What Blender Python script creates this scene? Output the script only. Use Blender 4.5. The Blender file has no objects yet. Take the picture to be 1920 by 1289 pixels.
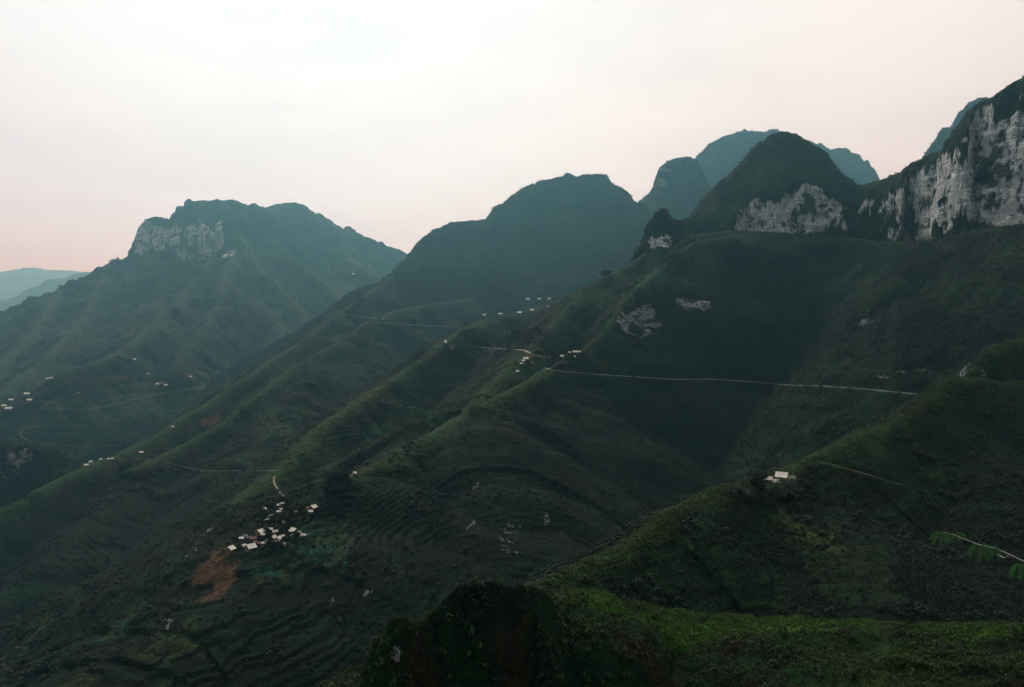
import bpy, math, random
import numpy as np
from mathutils import Vector

rnd = random.Random(7)
rng = np.random.default_rng(11)
S = bpy.context.scene
COL = S.collection

# ------------------------------------------------------------------ camera
F_PX, HOR = 1493.0, 620.0            # focal length in photo pixels, row of the true horizon
cam_d = bpy.data.cameras.new("camera")
cam = bpy.data.objects.new("camera", cam_d)
COL.objects.link(cam)
cam.location = (0, 0, 0)
cam.rotation_euler = (math.radians(90), 0, 0)
cam_d.sensor_width = 36.0
cam_d.lens = 36.0 * F_PX / 1920.0
cam_d.shift_y = -(644.5 - HOR) / 1920.0
cam_d.clip_start = 0.05
cam_d.clip_end = 60000
S.camera = cam

# ------------------------------------------------------------------ light
SUN_EL, SUN_AZ = math.radians(38), math.radians(-14)    # azimuth clockwise from +Y
sun_dir = Vector((math.sin(SUN_AZ) * math.cos(SUN_EL), math.cos(SUN_AZ) * math.cos(SUN_EL), math.sin(SUN_EL)))
sl = bpy.data.lights.new("sun", 'SUN')
sl.energy = 1.5
sl.angle = math.radians(14)
sl.color = (1.0, 0.95, 0.88)
so = bpy.data.objects.new("sun", sl)
so.rotation_euler = (-sun_dir).to_track_quat('-Z', 'Y').to_euler()
COL.objects.link(so)

S.view_settings.view_transform = 'Standard'
S.view_settings.look = 'None'
S.view_settings.exposure = 0.0
S.view_settings.gamma = 1.0
S.render.engine = 'CYCLES'
S.cycles.use_denoising = True
S.cycles.use_adaptive_sampling = False
S.cycles.max_bounces = 6
S.cycles.diffuse_bounces = 2
S.cycles.volume_bounces = 0
S.cycles.transparent_max_bounces = 8
S.cycles.filter_width = 1.3


class NT:
    """small helper to write node trees"""
    def __init__(self, tree):
        self.t = tree
    def n(self, typ, **kw):
        nd = self.t.nodes.new(typ)
        for k, v in kw.items():
            if k == 'i':
                for kk, vv in v.items():
                    sock = nd.inputs[kk]
                    if isinstance(vv, bpy.types.NodeSocket):
                        self.t.links.new(vv, sock)
                    else:
                        sock.default_value = vv
            else:
                setattr(nd, k, v)
        return nd
    def math(self, op, a, b=0.0, c=None, clamp=False):
        i = {0: a, 1: b}
        if c is not None:
            i[2] = c
        return self.n('ShaderNodeMath', operation=op, use_clamp=clamp, i=i).outputs[0]
    def mix(self, f, a, b, blend='MIX'):
        nd = self.n('ShaderNodeMix', data_type='RGBA', blend_type=blend)
        for k, v in ((0, f), (6, a), (7, b)):
            if isinstance(v, bpy.types.NodeSocket):
                self.t.links.new(v, nd.inputs[k])
            else:
                nd.inputs[k].default_value = v
        return nd.outputs[2]
    def noise(self, vec, scale, detail=4, rough=0.55):
        return self.n('ShaderNodeTexNoise', i={'Vector': vec, 'Scale': scale, 'Detail': detail, 'Roughness': rough}).outputs[0]
    def smooth(self, v, a, b, lo=0.0, hi=1.0):
        return self.n('ShaderNodeMapRange', interpolation_type='SMOOTHSTEP',
                      i={0: v, 1: a, 2: b, 3: lo, 4: hi}).outputs[0]


# overcast sky: a bright veil of cloud in front of the low sun, greyer behind the viewer
W = bpy.data.worlds.new("World")
S.world = W
W.use_nodes = True
wt = W.node_tree
wt.nodes.clear()
w = NT(wt)
sky = w.n('ShaderNodeTexSky', sky_type='NISHITA', sun_disc=False, sun_elevation=SUN_EL,
          sun_rotation=SUN_AZ, altitude=1200, air_density=1.5, dust_density=4.0)
tc = w.n('ShaderNodeTexCoord')
d = tc.outputs['Generated']
sx = w.n('ShaderNodeSeparateXYZ', i={0: d})
dot = w.n('ShaderNodeVectorMath', operation='DOT_PRODUCT', i={0: d, 1: (-0.08, 0.82, 0.56)}).outputs['Value']
SKY_BACK, SKY_FRONT = 0.19, 1.0
g1 = w.smooth(dot, -0.55, 0.74, SKY_BACK, SKY_FRONT)
# flat sheets of stratus: noise on a plane high above
zz = w.math('MAXIMUM', sx.outputs[2], 0.02)
zz = w.math('ADD', zz, 0.12)
px_ = w.math('DIVIDE', sx.outputs[0], zz)
py_ = w.math('DIVIDE', sx.outputs[1], zz)
pv = w.n('ShaderNodeCombineXYZ', i={0: px_, 1: py_, 2: 0.0}).outputs[0]
c1 = w.noise(pv, 0.55, 5, 0.55)
c2 = w.noise(pv, 1.7, 4, 0.6)
cl = w.math('ADD', w.math('MULTIPLY', c1, 0.7), w.math('MULTIPLY', c2, 0.3))
cl = w.smooth(cl, 0.32, 0.62)
lum = w.math('MULTIPLY', g1, w.math('ADD', w.math('MULTIPLY', cl, 0.14), 0.86))
warm = w.mix(cl, (0.995, 0.965, 0.965, 1), (1.0, 0.985, 0.945, 1))
side = w.smooth(w.math('ABSOLUTE', w.math('ADD', sx.outputs[0], -0.14)), 0.75, 0.25)
warm = w.mix(side, w.mix(0.6, warm, (0.90, 0.88, 0.92, 1)), warm)
low = w.smooth(sx.outputs[2], 0.0, 0.3)
warm = w.mix(low, w.mix(1.0, warm, (0.88, 0.99, 1.16, 1), 'MULTIPLY'), warm)
cloudc = w.n('ShaderNodeVectorMath', operation='SCALE', i={0: warm, 3: lum}).outputs[0]
nis = w.n('ShaderNodeVectorMath', operation='SCALE', i={0: sky.outputs[0], 3: 0.05}).outputs[0]
fin = w.mix(0.97, nis, cloudc)
bg = w.n('ShaderNodeBackground', i={0: fin, 1: 1.0})
wo = w.n('ShaderNodeOutputWorld', i={0: bg.outputs[0]})


# ------------------------------------------------------------------ numeric noise
def _hash(ix, iy, iz, seed):
    h = (ix.astype(np.int64) * 374761393 + iy.astype(np.int64) * 668265263 + iz.astype(np.int64) * 2147483647 + seed * 1274126177) & 0xFFFFFFFF
    h = ((h ^ (h >> 13)) * 1274126177) & 0xFFFFFFFF
    h = h ^ (h >> 16)
    return (h & 0xFFFF).astype(np.float32) / 65535.0


def vnoise(x, y, seed=0):
    """value noise in -1..1"""
    ix, iy = np.floor(x), np.floor(y)
    fx, fy = (x - ix).astype(np.float32), (y - iy).astype(np.float32)
    fx = fx * fx * (3 - 2 * fx); fy = fy * fy * (3 - 2 * fy)
    ix = ix.astype(np.int32); iy = iy.astype(np.int32)
    z0 = np.zeros_like(ix)
    a = _hash(ix, iy, z0, seed); b = _hash(ix + 1, iy, z0, seed)
    c = _hash(ix, iy + 1, z0, seed); e = _hash(ix + 1, iy + 1, z0, seed)
    return ((a * (1 - fx) + b * fx) * (1 - fy) + (c * (1 - fx) + e * fx) * fy) * 2 - 1


def vnoise3(x, y, z, seed=0):
    ix, iy, iz = np.floor(x), np.floor(y), np.floor(z)
    fx, fy, fz = (x - ix).astype(np.float32), (y - iy).astype(np.float32), (z - iz).astype(np.float32)
    fx = fx * fx * (3 - 2 * fx); fy = fy * fy * (3 - 2 * fy); fz = fz * fz * (3 - 2 * fz)
    ix = ix.astype(np.int32); iy = iy.astype(np.int32); iz = iz.astype(np.int32)
    r = 0
    for dx, wx in ((0, 1 - fx), (1, fx)):
        for dy, wy in ((0, 1 - fy), (1, fy)):
            for dz, wz in ((0, 1 - fz), (1, fz)):
                r = r + _hash(ix + dx, iy + dy, iz + dz, seed) * (wx * wy * wz)
    return r * 2 - 1


def sstep(v, a, b):
    t = np.clip((v - a) / (b - a), 0, 1)
    return t * t * (3 - 2 * t)


# ------------------------------------------------------------------ the lie of the land
def P(px, py, dd):
    return ((px - 960.0) / F_PX * dd, dd, (HOR - py) / F_PX * dd)


G_FORE, G_NEAR, G_SPUR, G_CLIFF, G_PEAK, G_HILL, G_FARMT, G_FAR, G_FLOOR = range(9)
R = []


def spread(dd):
    """working distances -> metres: near ridges closer, far ones farther"""
    return dd * (dd / 2000.0) ** (0.3 if dd < 2000 else 0.75)


def wander(p, seed, amp):
    """round the corners of a ridge line and let it wander a little"""
    p = [np.array(a, float) for a in p]
    q = [2 * p[0] - p[1]] + p + [2 * p[-1] - p[-2]]
    out = []
    r_ = np.random.default_rng(seed + 5)
    for i in range(1, len(q) - 2):
        a, b, c, e = q[i - 1], q[i], q[i + 1], q[i + 2]
        L = np.hypot(*(c - b)[:2])
        n_ = 2 if L < 90 else 3
        for k in range(n_):
            t = k / n_
            v = 0.5 * (2 * b + (c - a) * t + (2 * a - 5 * b + 4 * c - e) * t * t + (3 * b - a - 3 * c + e) * t ** 3)
            if k:
                w_ = amp * b[1] / F_PX
                v = v + np.array([r_.normal() * w_ * 1.2, r_.normal() * w_ * 2.5, r_.normal() * w_ * 0.5])
            out.append(tuple(v))
    out.append(tuple(p[-1]))
    return out


def ridge(grp, s, r, pts, gul=0.10, gscale=70.0, cut=None, rough=1.0, world=False, wob=0.0, ext=None, sub=False):
    k_ = (1.12 if s == 3.0 else 1.36) if (grp == G_PEAK and s > 1 and s != 1.55) else (0.72 if grp == G_FAR else (0.74 if grp == G_FARMT else 1.0))
    if not world and grp != G_FORE:
        pts = [(a[0], a[1], spread(a[2] * k_)) for a in pts]
    p = [(a if world else P(*a)) for a in pts]
    if grp in (G_SPUR, G_NEAR, G_HILL, G_FARMT, G_FAR) and len(p) > 2 and s < 1.5:
        p = wander(p, len(R), 2.0 if not sub else 5.0)
    R.append(dict(g=grp, s=s, r=r, p=p, gul=gul, gs=gscale, cut=cut, rough=rough, wob=wob, ext=ext, sub=sub))


# far ranges
ridge(G_FAR, 0.55, 60, [(-700, 520, 13000), (-300, 515, 12500), (-60, 512, 12000), (0, 510, 12000), (30, 505, 12000), (60, 502, 12000), (100, 507, 12000), (175, 512, 12000), (300, 540, 12500), (700, 560, 13000)], 0.3, 500)
ridge(G_FAR, 0.6, 40, [(-200, 640, 7800), (-40, 610, 8200), (25, 585, 8600), (60, 562, 8800), (95, 530, 9000), (130, 519, 9200), (180, 508, 9500), (260, 520, 10000)], 0.3, 350)
ridge(G_FAR, 0.6, 40, [(-400, 500, 9600), (-150, 530, 9600), (-40, 545, 9600), (0, 562, 9500), (20, 600, 9300), (60, 640, 9000)], 0.12, 350)
# left mountain
ridge(G_FARMT, 0.62, 25, [(-500, 800, 4300), (-150, 660, 4500), (0, 597, 4700), (60, 567, 4800), (110, 541, 4900), (180, 511, 5000), (250, 481, 5100), (300, 470, 5100)], 0.42, 160)
ridge(G_FARMT, 3.2, 14, [(250, 478, 5000), (252, 455, 5010), (262, 424, 5020), (273, 412, 5030), (290, 406, 5040), (310, 408, 5060), (324, 413, 5080)], 0.25, 60, rough=2.2)
ridge(G_FARMT, 1.9, 40, [(324, 416, 5060), (330, 400, 5070), (345, 388, 5080), (360, 378, 5090), (378, 376, 5100), (400, 378, 5120), (420, 376, 5130), (438, 373, 5140), (452, 380, 5160), (462, 386, 5180), (478, 384, 5200), (495, 390, 5250)],
      0.22, 110, cut=([300, 420, 460, 500], [716, 703, 663, 482], 4.0), rough=1.8)
ridge(G_FARMT, 1.05, 30, [(495, 390, 5250), (515, 384, 5350), (530, 381, 5400), (552, 379, 5450), (570, 386, 5480), (582, 394, 5500), (590, 403, 5520), (598, 399, 5520), (606, 406, 5530), (640, 426, 5600), (650, 428, 5620), (656, 424, 5620), (668, 436, 5640), (700, 451, 5700), (735, 464, 5750), (754, 474, 5800), (775, 484, 5850), (850, 530, 6000)], 0.42, 130)
ridge(G_FARMT, 0.66, 20, [(270, 492, 4800), (330, 488, 4780), (400, 486, 4760), (440, 478, 4800), (480, 470, 4950), (520, 480, 5000)], 0.42, 140)
ridge(G_FARMT, 0.62, 20, [(400, 490, 4750), (350, 540, 4400), (300, 590, 4100), (250, 640, 3800), (200, 672, 3550), (120, 700, 3400)], 0.42, 90)
ridge(G_FARMT, 0.75, 20, [(440, 480, 4800), (420, 530, 4450), (395, 590, 4150), (360, 640, 3850), (330, 690, 3600)], 0.42, 90)
ridge(G_FARMT, 0.8, 18, [(455, 440, 5000), (480, 490, 4800), (520, 535, 4600), (560, 580, 4400), (590, 612, 4250), (610, 650, 4100)], 0.42, 80)
ridge(G_FARMT, 0.8, 18, [(500, 440, 5150), (560, 490, 5000), (610, 530, 4900), (650, 570, 4700), (690, 620, 4500)], 0.42, 80)
ridge(G_FARMT, 0.7, 18, [(480, 560, 4500), (520, 600, 4300), (550, 640, 4100), (560, 690, 3900)], 0.42, 80)
ridge(G_FARMT, 0.55, 20, [(110, 545, 4850), (80, 600, 4400), (40, 650, 4100), (-20, 700, 3800), (-80, 760, 3500)], 0.42, 110)
ridge(G_FARMT, 0.55, 20, [(200, 520, 4850), (150, 600, 4300), (90, 670, 3850), (30, 710, 3550), (-20, 750, 3350)], 0.42, 110)
ridge(G_FARMT, 0.6, 20, [(640, 470, 5400), (680, 500, 5200), (730, 530, 5100)], 0.42, 80)
# low rounded hill in the left valley
ridge(G_HILL, 0.55, 18, [(-250, 960, 2150), (-100, 900, 2250), (0, 850, 2350), (35, 815, 2400), (62, 788, 2480), (105, 765, 2560), (150, 728, 2650), (180, 706, 2720), (215, 701, 2750), (245, 704, 2800), (290, 718, 2850), (340, 722, 2900), (400, 714, 3000), (450, 690, 3200), (520, 700, 3300)], 0.12, 70)
ridge(G_HILL, 0.5, 25, [(-200, 740, 3000), (-60, 760, 2950), (20, 752, 3000), (110, 738, 3050), (180, 720, 3100)], 0.10, 80)
ridge(G_HILL, 1.1, 12, [(-200, 830, 1900), (-60, 822, 1880), (0, 826, 1850), (40, 832, 1840), (75, 845, 1830), (100, 866, 1820), (130, 900, 1800)], 0.3, 26, rough=1.8)
# long middle mountain
ridge(G_PEAK, 1.55, 30, [(741, 512, 3010), (748, 500, 3040), (765, 484, 3090), (782, 462, 3130), (797, 444, 3160), (815, 431, 3190), (850, 418, 3230), (890, 414, 3260), (924, 411, 3280), (932, 400, 3290), (945, 385, 3300), (962, 367, 3310), (985, 351, 3320), (1008, 341, 3330), (1040, 335, 3330), (1062, 329, 3330), (1080, 333, 3330), (1095, 328, 3330), (1135, 327, 3320), (1143, 336, 3320), (1156, 354, 3310), (1172, 369, 3300), (1194, 383, 3300)],
      0.10, 120, cut=([735, 800, 900, 1000, 1210], [305, 420, 435, 350, 290], 2.2), rough=1.7)
ridge(G_PEAK, 0.62, 25, [(745, 512, 2850), (800, 505, 2900), (900, 500, 2950), (1000, 512, 2950), (1100, 500, 2900), (1200, 460, 2850)], 0.08, 100)
# bluish domes
ridge(G_PEAK, 3.0, 22, [(1194, 383, 3300), (1205, 374, 3150), (1218, 362, 3100), (1228, 352, 3080), (1230, 338, 3080), (1239, 325, 3080), (1240, 312, 3080), (1252, 303, 3080), (1270, 297, 3080), (1290, 294, 3080), (1304, 299, 3050)], 0.15, 60, rough=1.7)
ridge(G_PEAK, 1.6, 60, [(1300, 305, 2950), (1315, 286, 2900), (1335, 268, 2900), (1360, 256, 2900), (1385, 249, 2900), (1410, 246, 2900), (1440, 249, 2900), (1480, 262, 2900), (1520, 300, 2900)], 0.12, 90, rough=1.6)
ridge(G_PEAK, 1.7, 50, [(1480, 262, 3250), (1510, 266, 3200), (1540, 275, 3200), (1557, 282, 3200), (1570, 279, 3200), (1585, 281, 3200), (1600, 288, 3200), (1615, 300, 3200), (1630, 320, 3200), (1648, 337, 3200), (1680, 350, 3200), (1720, 370, 3200)], 0.12, 90, rough=1.6)
ridge(G_PEAK, 1.9, 40, [(1725, 312, 2500), (1745, 290, 2500), (1762, 262, 2500), (1782, 234, 2500), (1800, 208, 2500), (1818, 192, 2500), (1838, 184, 2500), (1856, 186, 2500), (1870, 190, 2500), (1905, 205, 2500), (2050, 220, 2500)], 0.15, 80, rough=1.6)
# green dome, cliffs and the big wall on the right
ridge(G_CLIFF, 1.25, 22, [(1262, 420, 1880), (1290, 412, 1890), (1325, 402, 1910), (1345, 384, 1930), (1362, 362, 1950), (1382, 338, 1970), (1398, 312, 1985), (1412, 288, 1990), (1430, 263, 2000), (1448, 251, 2000), (1468, 247, 2000), (1486, 251, 2000), (1502, 264, 2000), (1514, 284, 2000), (1528, 312, 1990), (1543, 334, 1975), (1560, 348, 1960), (1590, 352, 1930), (1625, 346, 1900), (1652, 338, 1860), (1690, 325, 1800), (1712, 312, 1780), (1740, 297, 1740), (1765, 288, 1700), (1800, 266, 1650), (1830, 246, 1600), (1860, 220, 1550), (1868, 200, 1530), (1876, 186, 1520), (1890, 174, 1510), (1905, 166, 1490), (1920, 154, 1470), (1975, 120, 1420), (2300, 60, 1300)],
      0.12, 60, cut=([1290, 1360, 1400, 1440, 1540, 1580, 1690, 1700, 1760, 1810, 1830, 1880, 1920, 2300], [235, 240, 318, 328, 330, 285, 280, 330, 324, 315, 373, 391, 401, 440], 6.0), rough=1.6, wob=10)
ridge(G_CLIFF, 0.80, 20, [(1300, 440, 1800), (1390, 434, 1820), (1480, 438, 1830), (1560, 442, 1790), (1640, 452, 1720), (1720, 455, 1600), (1810, 433, 1480), (1870, 425, 1400), (1920, 420, 1330), (2080, 400, 1220), (2400, 380, 1150)], 0.10, 90, rough=1.2)
ridge(G_CLIFF, 2.6, 8, [(1200, 462, 1850), (1212, 434, 1850), (1220, 412, 1850), (1230, 398, 1850), (1240, 389, 1850), (1248, 393, 1850), (1257, 408, 1850), (1275, 415, 1860)], 0.2, 30, rough=1.8)
# spurs that run down to the left
ridge(G_SPUR, 0.72, 10, [(1285, 418, 1880), (1262, 442, 1850), (1195, 487, 1800), (1160, 506, 1750), (1130, 522, 1700), (1092, 552, 1640), (1060, 582, 1590), (1020, 622, 1500), (985, 658, 1400), (960, 690, 1340), (925, 716, 1290), (890, 762, 1215), (836, 800, 1140), (745, 852, 1065), (700, 872, 1040), (655, 892, 1010), (590, 925, 985), (520, 968, 950), (430, 1035, 900)], 0.13, 70)
ridge(G_SPUR, 0.80, 10, [(1400, 442, 1800), (1310, 452, 1730), (1265, 486, 1690), (1200, 536, 1600), (1160, 580, 1545), (1128, 630, 1480), (1080, 664, 1430), (1027, 692, 1350), (975, 722, 1290), (925, 748, 1235), (880, 775, 1195)], 0.15, 55)
ridge(G_SPUR, 0.66, 12, [(1130, 530, 2300), (1040, 566, 2200), (985, 582, 2080), (900, 603, 1880), (855, 626, 1780), (833, 641, 1700), (790, 677, 1620), (752, 703, 1560), (697, 734, 1480), (654, 768, 1410), (600, 800, 1340), (560, 845, 1250), (525, 880, 1200), (470, 925, 1120), (420, 968, 1060), (396, 1016, 1000), (335, 1066, 940), (276, 1105, 900), (197, 1156, 855), (118, 1200, 810), (0, 1270, 750), (-200, 1400, 680)], 0.13, 70)
ridge(G_SPUR, 0.68, 12, [(742, 514, 2850), (700, 542, 2720), (640, 584, 2520), (590, 622, 2400), (540, 656, 2300), (490, 690, 2200), (435, 722, 2120), (380, 762, 2020), (300, 812, 1850), (232, 848, 1720), (165, 872, 1600), (110, 900, 1520), (60, 925, 1450), (0, 955, 1400), (-200, 1040, 1250)], 0.13, 75)
ridge(G_SPUR, 0.66, 10, [(880, 560, 2700), (780, 575, 2550), (690, 603, 2380), (640, 640, 2250), (600, 660, 2180), (510, 722, 1980), (440, 775, 1860), (405, 800, 1800), (340, 835, 1720), (290, 860, 1650), (240, 880, 1580)], 0.15, 60)
ridge(G_SPUR, 0.60, 40, [(235, 890, 1560), (200, 960, 1420), (150, 1010, 1330), (60, 1080, 1220)], 0.20, 50, sub=True)
ridge(G_SPUR, 0.60, 45, [(640, 668, 2150), (560, 745, 1880), (490, 830, 1660), (430, 900, 1500), (380, 960, 1380)], 0.20, 50, sub=True)
ridge(G_SPUR, 0.56, 110, [(655, 905, 980), (600, 960, 930), (560, 1020, 880), (480, 1090, 820), (330, 1180, 760), (200, 1260, 700)], 0.18, 45, sub=True)
ridge(G_SPUR, 0.60, 90, [(890, 775, 1190), (905, 850, 1110), (960, 930, 1040), (1030, 1010, 960), (1100, 1090, 880)], 0.20, 45, sub=True)
ridge(G_SPUR, 0.62, 60, [(1027, 712, 1340), (1060, 800, 1260), (1120, 880, 1180), (1170, 960, 1100)], 0.15, 60, sub=True)
# nearer ridge on the right
ridge(G_NEAR, 0.62, 5, [(860, 1420, 340), (930, 1260, 385), (972, 1150, 412), (1005, 1102, 430), (1050, 1078, 442), (1100, 1058, 452), (1130, 1044, 460), (1170, 1028, 470), (1230, 985, 490), (1280, 952, 508), (1330, 922, 530), (1365, 912, 545), (1410, 902, 560), (1455, 892, 575), (1500, 868, 600), (1560, 838, 630), (1620, 810, 660), (1680, 785, 690), (1720, 765, 712), (1755, 738, 740), (1778, 714, 760), (1800, 710, 770), (1835, 712, 790), (1900, 718, 800), (2100, 700, 820)], 0.14, 30, rough=0.8)
ridge(G_NEAR, 1.2, 6, [(1826, 716, 812), (1830, 690, 820), (1840, 668, 830), (1862, 652, 840), (1890, 643, 850), (1920, 634, 860), (2000, 600, 880), (2300, 540, 900)], 0.2, 30, rough=1.2)
ridge(G_NEAR, 0.50, 40, [(1460, 925, 560), (1530, 985, 525), (1590, 1040, 495), (1600, 1100, 465)], 0.14, 26, rough=0.8, sub=True, ext=70)
ridge(G_NEAR, 0.55, 45, [(1760, 800, 720), (1830, 890, 640), (1860, 980, 570), (1850, 1060, 520)], 0.14, 26, rough=0.8, sub=True, ext=70)
# the hill top just below the viewer
ridge(G_FORE, 0.42, 6, [(1056, 1127, 112), (1076, 1124, 115), (1153, 1141, 120), (1224, 1157, 123), (1272, 1164, 124), (1400, 1174, 125), (1500, 1171, 125), (1560, 1182, 124), (1700, 1182, 124), (1850, 1192, 122), (1920, 1190, 122), (2150, 1180, 120), (2500, 1170, 118)], 0.05, 8, rough=0.25, ext=10)
ridge(G_FORE, 0.10, 4, [(1480, 1222, 110), (1560, 1232, 106), (1650, 1240, 102), (1950, 1250, 100), (2400, 1250, 98)], 0.03, 8, rough=0.25, ext=16)
ridge(G_FORE, 3.0, 2.0, [(690, 1289, 92), (705, 1226, 92), (721, 1187, 92), (743, 1163, 93), (770, 1157, 94), (798, 1150, 95), (826, 1152, 96), (834, 1125, 96), (859, 1104, 97), (893, 1095, 97), (932, 1091, 98), (972, 1095, 99), (1003, 1103, 102), (1027, 1116, 106), (1052, 1127, 112), (1100, 1150, 112)], 0.22, 2.6, rough=0.5)
ridge(G_FORE, 0.8, 2, [(690, 1330, 88), (660, 1262, 104), (640, 1290, 106)], 0.2, 5, rough=0.4)
# the verge the viewer stands on
ridge(G_FORE, 2.2, 3.0, [(-60, -4.2, -1.65), (60, -4.2, -1.65)], 0.1, 4, rough=0.1, world=True)

# wobble tables for gullies running straight down the slopes
_tab = rng.random(4096).astype(np.float32)


def n1(t):
    i = np.floor(t); f = (t - i).astype(np.float32); f = f * f * (3 - 2 * f)
    i = i.astype(np.int32) & 4095
    return _tab[i] * (1 - f) + _tab[(i + 1) & 4095] * f


for k, rd in enumerate(R):
    rd['seed'] = k * 131.7
    pp = np.array(rd['p'], dtype=np.float64)
    if rd['rough'] > 0.3 and len(pp) > 2 and rd['g'] not in (G_FORE,):
        pass
    rd['pp'] = pp
    L = np.hypot(np.diff(pp[:, 0]), np.diff(pp[:, 1]))
    rd['cum'] = np.concatenate([[0], np.cumsum(L)])


def height(x, y, full=True):
    """returns z, group, distance from winning crest, cliff flag"""
    x = np.asarray(x, dtype=np.float32); y = np.asarray(y, dtype=np.float32)
    n = x.size
    dd = np.hypot(x, y)
    # domain warp, weaker near the viewer; leaves crests close to their place
    wamp = np.clip(dd * 0.004, 0, 14)
    wx = vnoise(x / 90, y / 90, 3) * wamp * 0.6
    wy = vnoise(x / 90, y / 90, 4) * wamp
    base = (-470 + 90 * vnoise(x / 900, y / 900, 9) - np.clip(dd - 6000, 0, 20000) * 0.02).astype(np.float32)
    best = base.copy()
    grp = np.full(n, G_FLOOR, np.int8)
    dist = np.full(n, 500, np.float32)
    cliff = np.zeros(n, np.float32)
    rough = np.ones(n, np.float32)
    u = 960 + F_PX * x / np.maximum(y, 1.0)
    for rd in R:
        pp = rd['pp']
        s = rd['s']; r = rd['r']
        reach = (pp[:, 2].max() + 600) / s + 50
        if rd['cut'] is not None:
            reach = min(reach, 900)
        sel = np.nonzero((x > pp[:, 0].min() - reach) & (x < pp[:, 0].max() + reach) &
                         (y > pp[:, 1].min() - reach) & (y < pp[:, 1].max() + reach))[0]
        if sel.size == 0:
            continue
        xs, ys = x[sel], y[sel]
        # flanks wander, crests stay
        hb = np.full(sel.size, -1e9, np.float32); tb = np.zeros(sel.size, np.float32); db = np.zeros(sel.size, np.float32)
        for i in range(len(pp) - 1):
            a, b = pp[i], pp[i + 1]
            ex, ey = b[0] - a[0], b[1] - a[1]
            l2 = ex * ex + ey * ey + 1e-6
            t = np.clip(((xs - a[0]) * ex + (ys - a[1]) * ey) / l2, 0, 1)
            qx = xs - (a[0] + t * ex); qy = ys - (a[1] + t * ey)
            dq = np.sqrt(qx * qx + qy * qy)
            h = (a[2] + t * (b[2] - a[2])) - s * (np.sqrt(dq * dq + r * r) - r)
            if rd['ext']:
                h = h - 1.5 * np.clip(dq - rd['ext'], 0, None) ** 2 / (np.clip(dq - rd['ext'], 0, None) + 6)
            m = h > hb
            hb[m] = h[m]
            tb[m] = (rd['cum'][i] + t * math.sqrt(l2))[m]
            db[m] = dq[m]
        fade = np.minimum(db / (rd['gs'] * 0.8), 1.0)
        amp = rd['gul'] * rd['gs'] * fade
        q = tb / rd['gs'] + rd['seed'] + wx[sel] * 0.8 / rd['gs']
        gv = np.abs(n1(q) * 2 - 1) * 0.65 + np.abs(n1(q * 2.3 + 51) * 2 - 1) * 0.35
        hb = hb - amp * (1 - gv) + amp * 0.3
        if rd['cut'] is not None:
            us, zs, ratio = rd['cut']
            zc = np.interp(u[sel], us, zs).astype(np.float32)
            zc = zc + (8 * vnoise(xs / 30, ys / 30, 21) + 5 * vnoise(xs / 9, ys / 9, 22)) + 6 * n1(q * 3)
            below = np.clip(zc - hb, 0, None)
            cf = sstep(below, 0, 4)
            hb = hb - below * (ratio - 1)
            # ledges on the wall
            led = np.abs(((hb + 7 * vnoise(xs / 40, ys / 40, 33)) / 26.0) % 1.0 - 0.5)
            hb = hb + cf * (led - 0.25) * 26 * 0.5
        else:
            cf = np.full(sel.size, 1.0 if s > 2.5 else 0.0, np.float32)
        m = hb > best[sel]
        idx = sel[m]
        best[idx] = hb[m]; grp[idx] = rd['g']; dist[idx] = db[m] + (60 if rd['sub'] else 0); cliff[idx] = cf[m]; rough[idx] = rd['rough']
    z = best
    # broad relief, kept off the crests
    off = np.clip(dist / 60.0, 0, 1)
    sc = np.clip(dd / 1200.0, 0.05, 1.6) + np.clip((dd - 4200) / 1500, 0, 1) * 1.6
    z = z + off * sc * rough * (10 * vnoise(x / 120, y / 120, 5) + 7 * vnoise(x / 45 + wx * .02, y / 45, 6) + 2.5 * vnoise(x / 22, y / 22, 7))
    if full:
        near = np.clip(dd / 500.0, 0.10, 1.0)
        # field terraces on the cultivated spurs
        T = np.select([grp == G_SPUR, grp == G_NEAR, grp == G_HILL, grp == G_FARMT], [5.6, 3.2, 8.0, 14.0], 6.0).astype(np.float32)
        T = T * (1 + 0.4 * vnoise(x / 400, y / 400, 14))
        ph = (z + 1.1 * T * vnoise(x / 75, y / 75, 15) + 0.6 * T * vnoise(x / 16, y / 16, 18)) / T
        fr = ph - np.floor(ph)
        st = (np.floor(ph) + sstep(fr, 0.62, 1.0)) - ph
        tm = np.isin(grp, (G_SPUR, G_HILL, G_FARMT, G_NEAR)).astype(np.float32)
        tm = tm * sstep(vnoise(x / 140, y / 140, 16) + 0.6 * vnoise(x / 50, y / 50, 17), -0.7, 0.1)
        tm = tm * np.clip((dist - 4) / 25, 0, 1) * np.where(grp == G_NEAR, 0.3, 1.0)
        tm = tm * (1 - 0.75 * sstep(dist, 130, 230))
        z = z + tm * st * T * 0.65
        height.riser = tm * sstep(np.abs(fr - 0.80), 0.22, 0.10)
        height.plot = np.floor(ph) * 7.3 + np.floor(vnoise(x / 60, y / 60, 19) * 2 + x / 70)
        # canopy and scrub
        wild = 1 - 0.75 * tm
        c = np.abs(vnoise(x / 13, y / 13, 31)) * 2.6 + np.abs(vnoise(x / 6.5, y / 6.5, 32)) * 1.7 + vnoise(x / 3.1, y / 3.1, 34) * 0.8
        patch = sstep(vnoise(x / 70, y / 70, 35) + 0.4 * vnoise(x / 22, y / 22, 36), -0.35, 0.5)
        z = z + (c - 1.2) * near * rough * wild * (0.35 + 0.65 * patch) * np.where(cliff > 0.5, 0.8, 1.0)
        z = z + np.where(dd > 3500, 4.0 * (vnoise(x / 28, y / 28, 37) + 0.5 * vnoise(x / 14, y / 14, 38)), 0) * np.clip(dist / 25, 0.25, 1)
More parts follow.
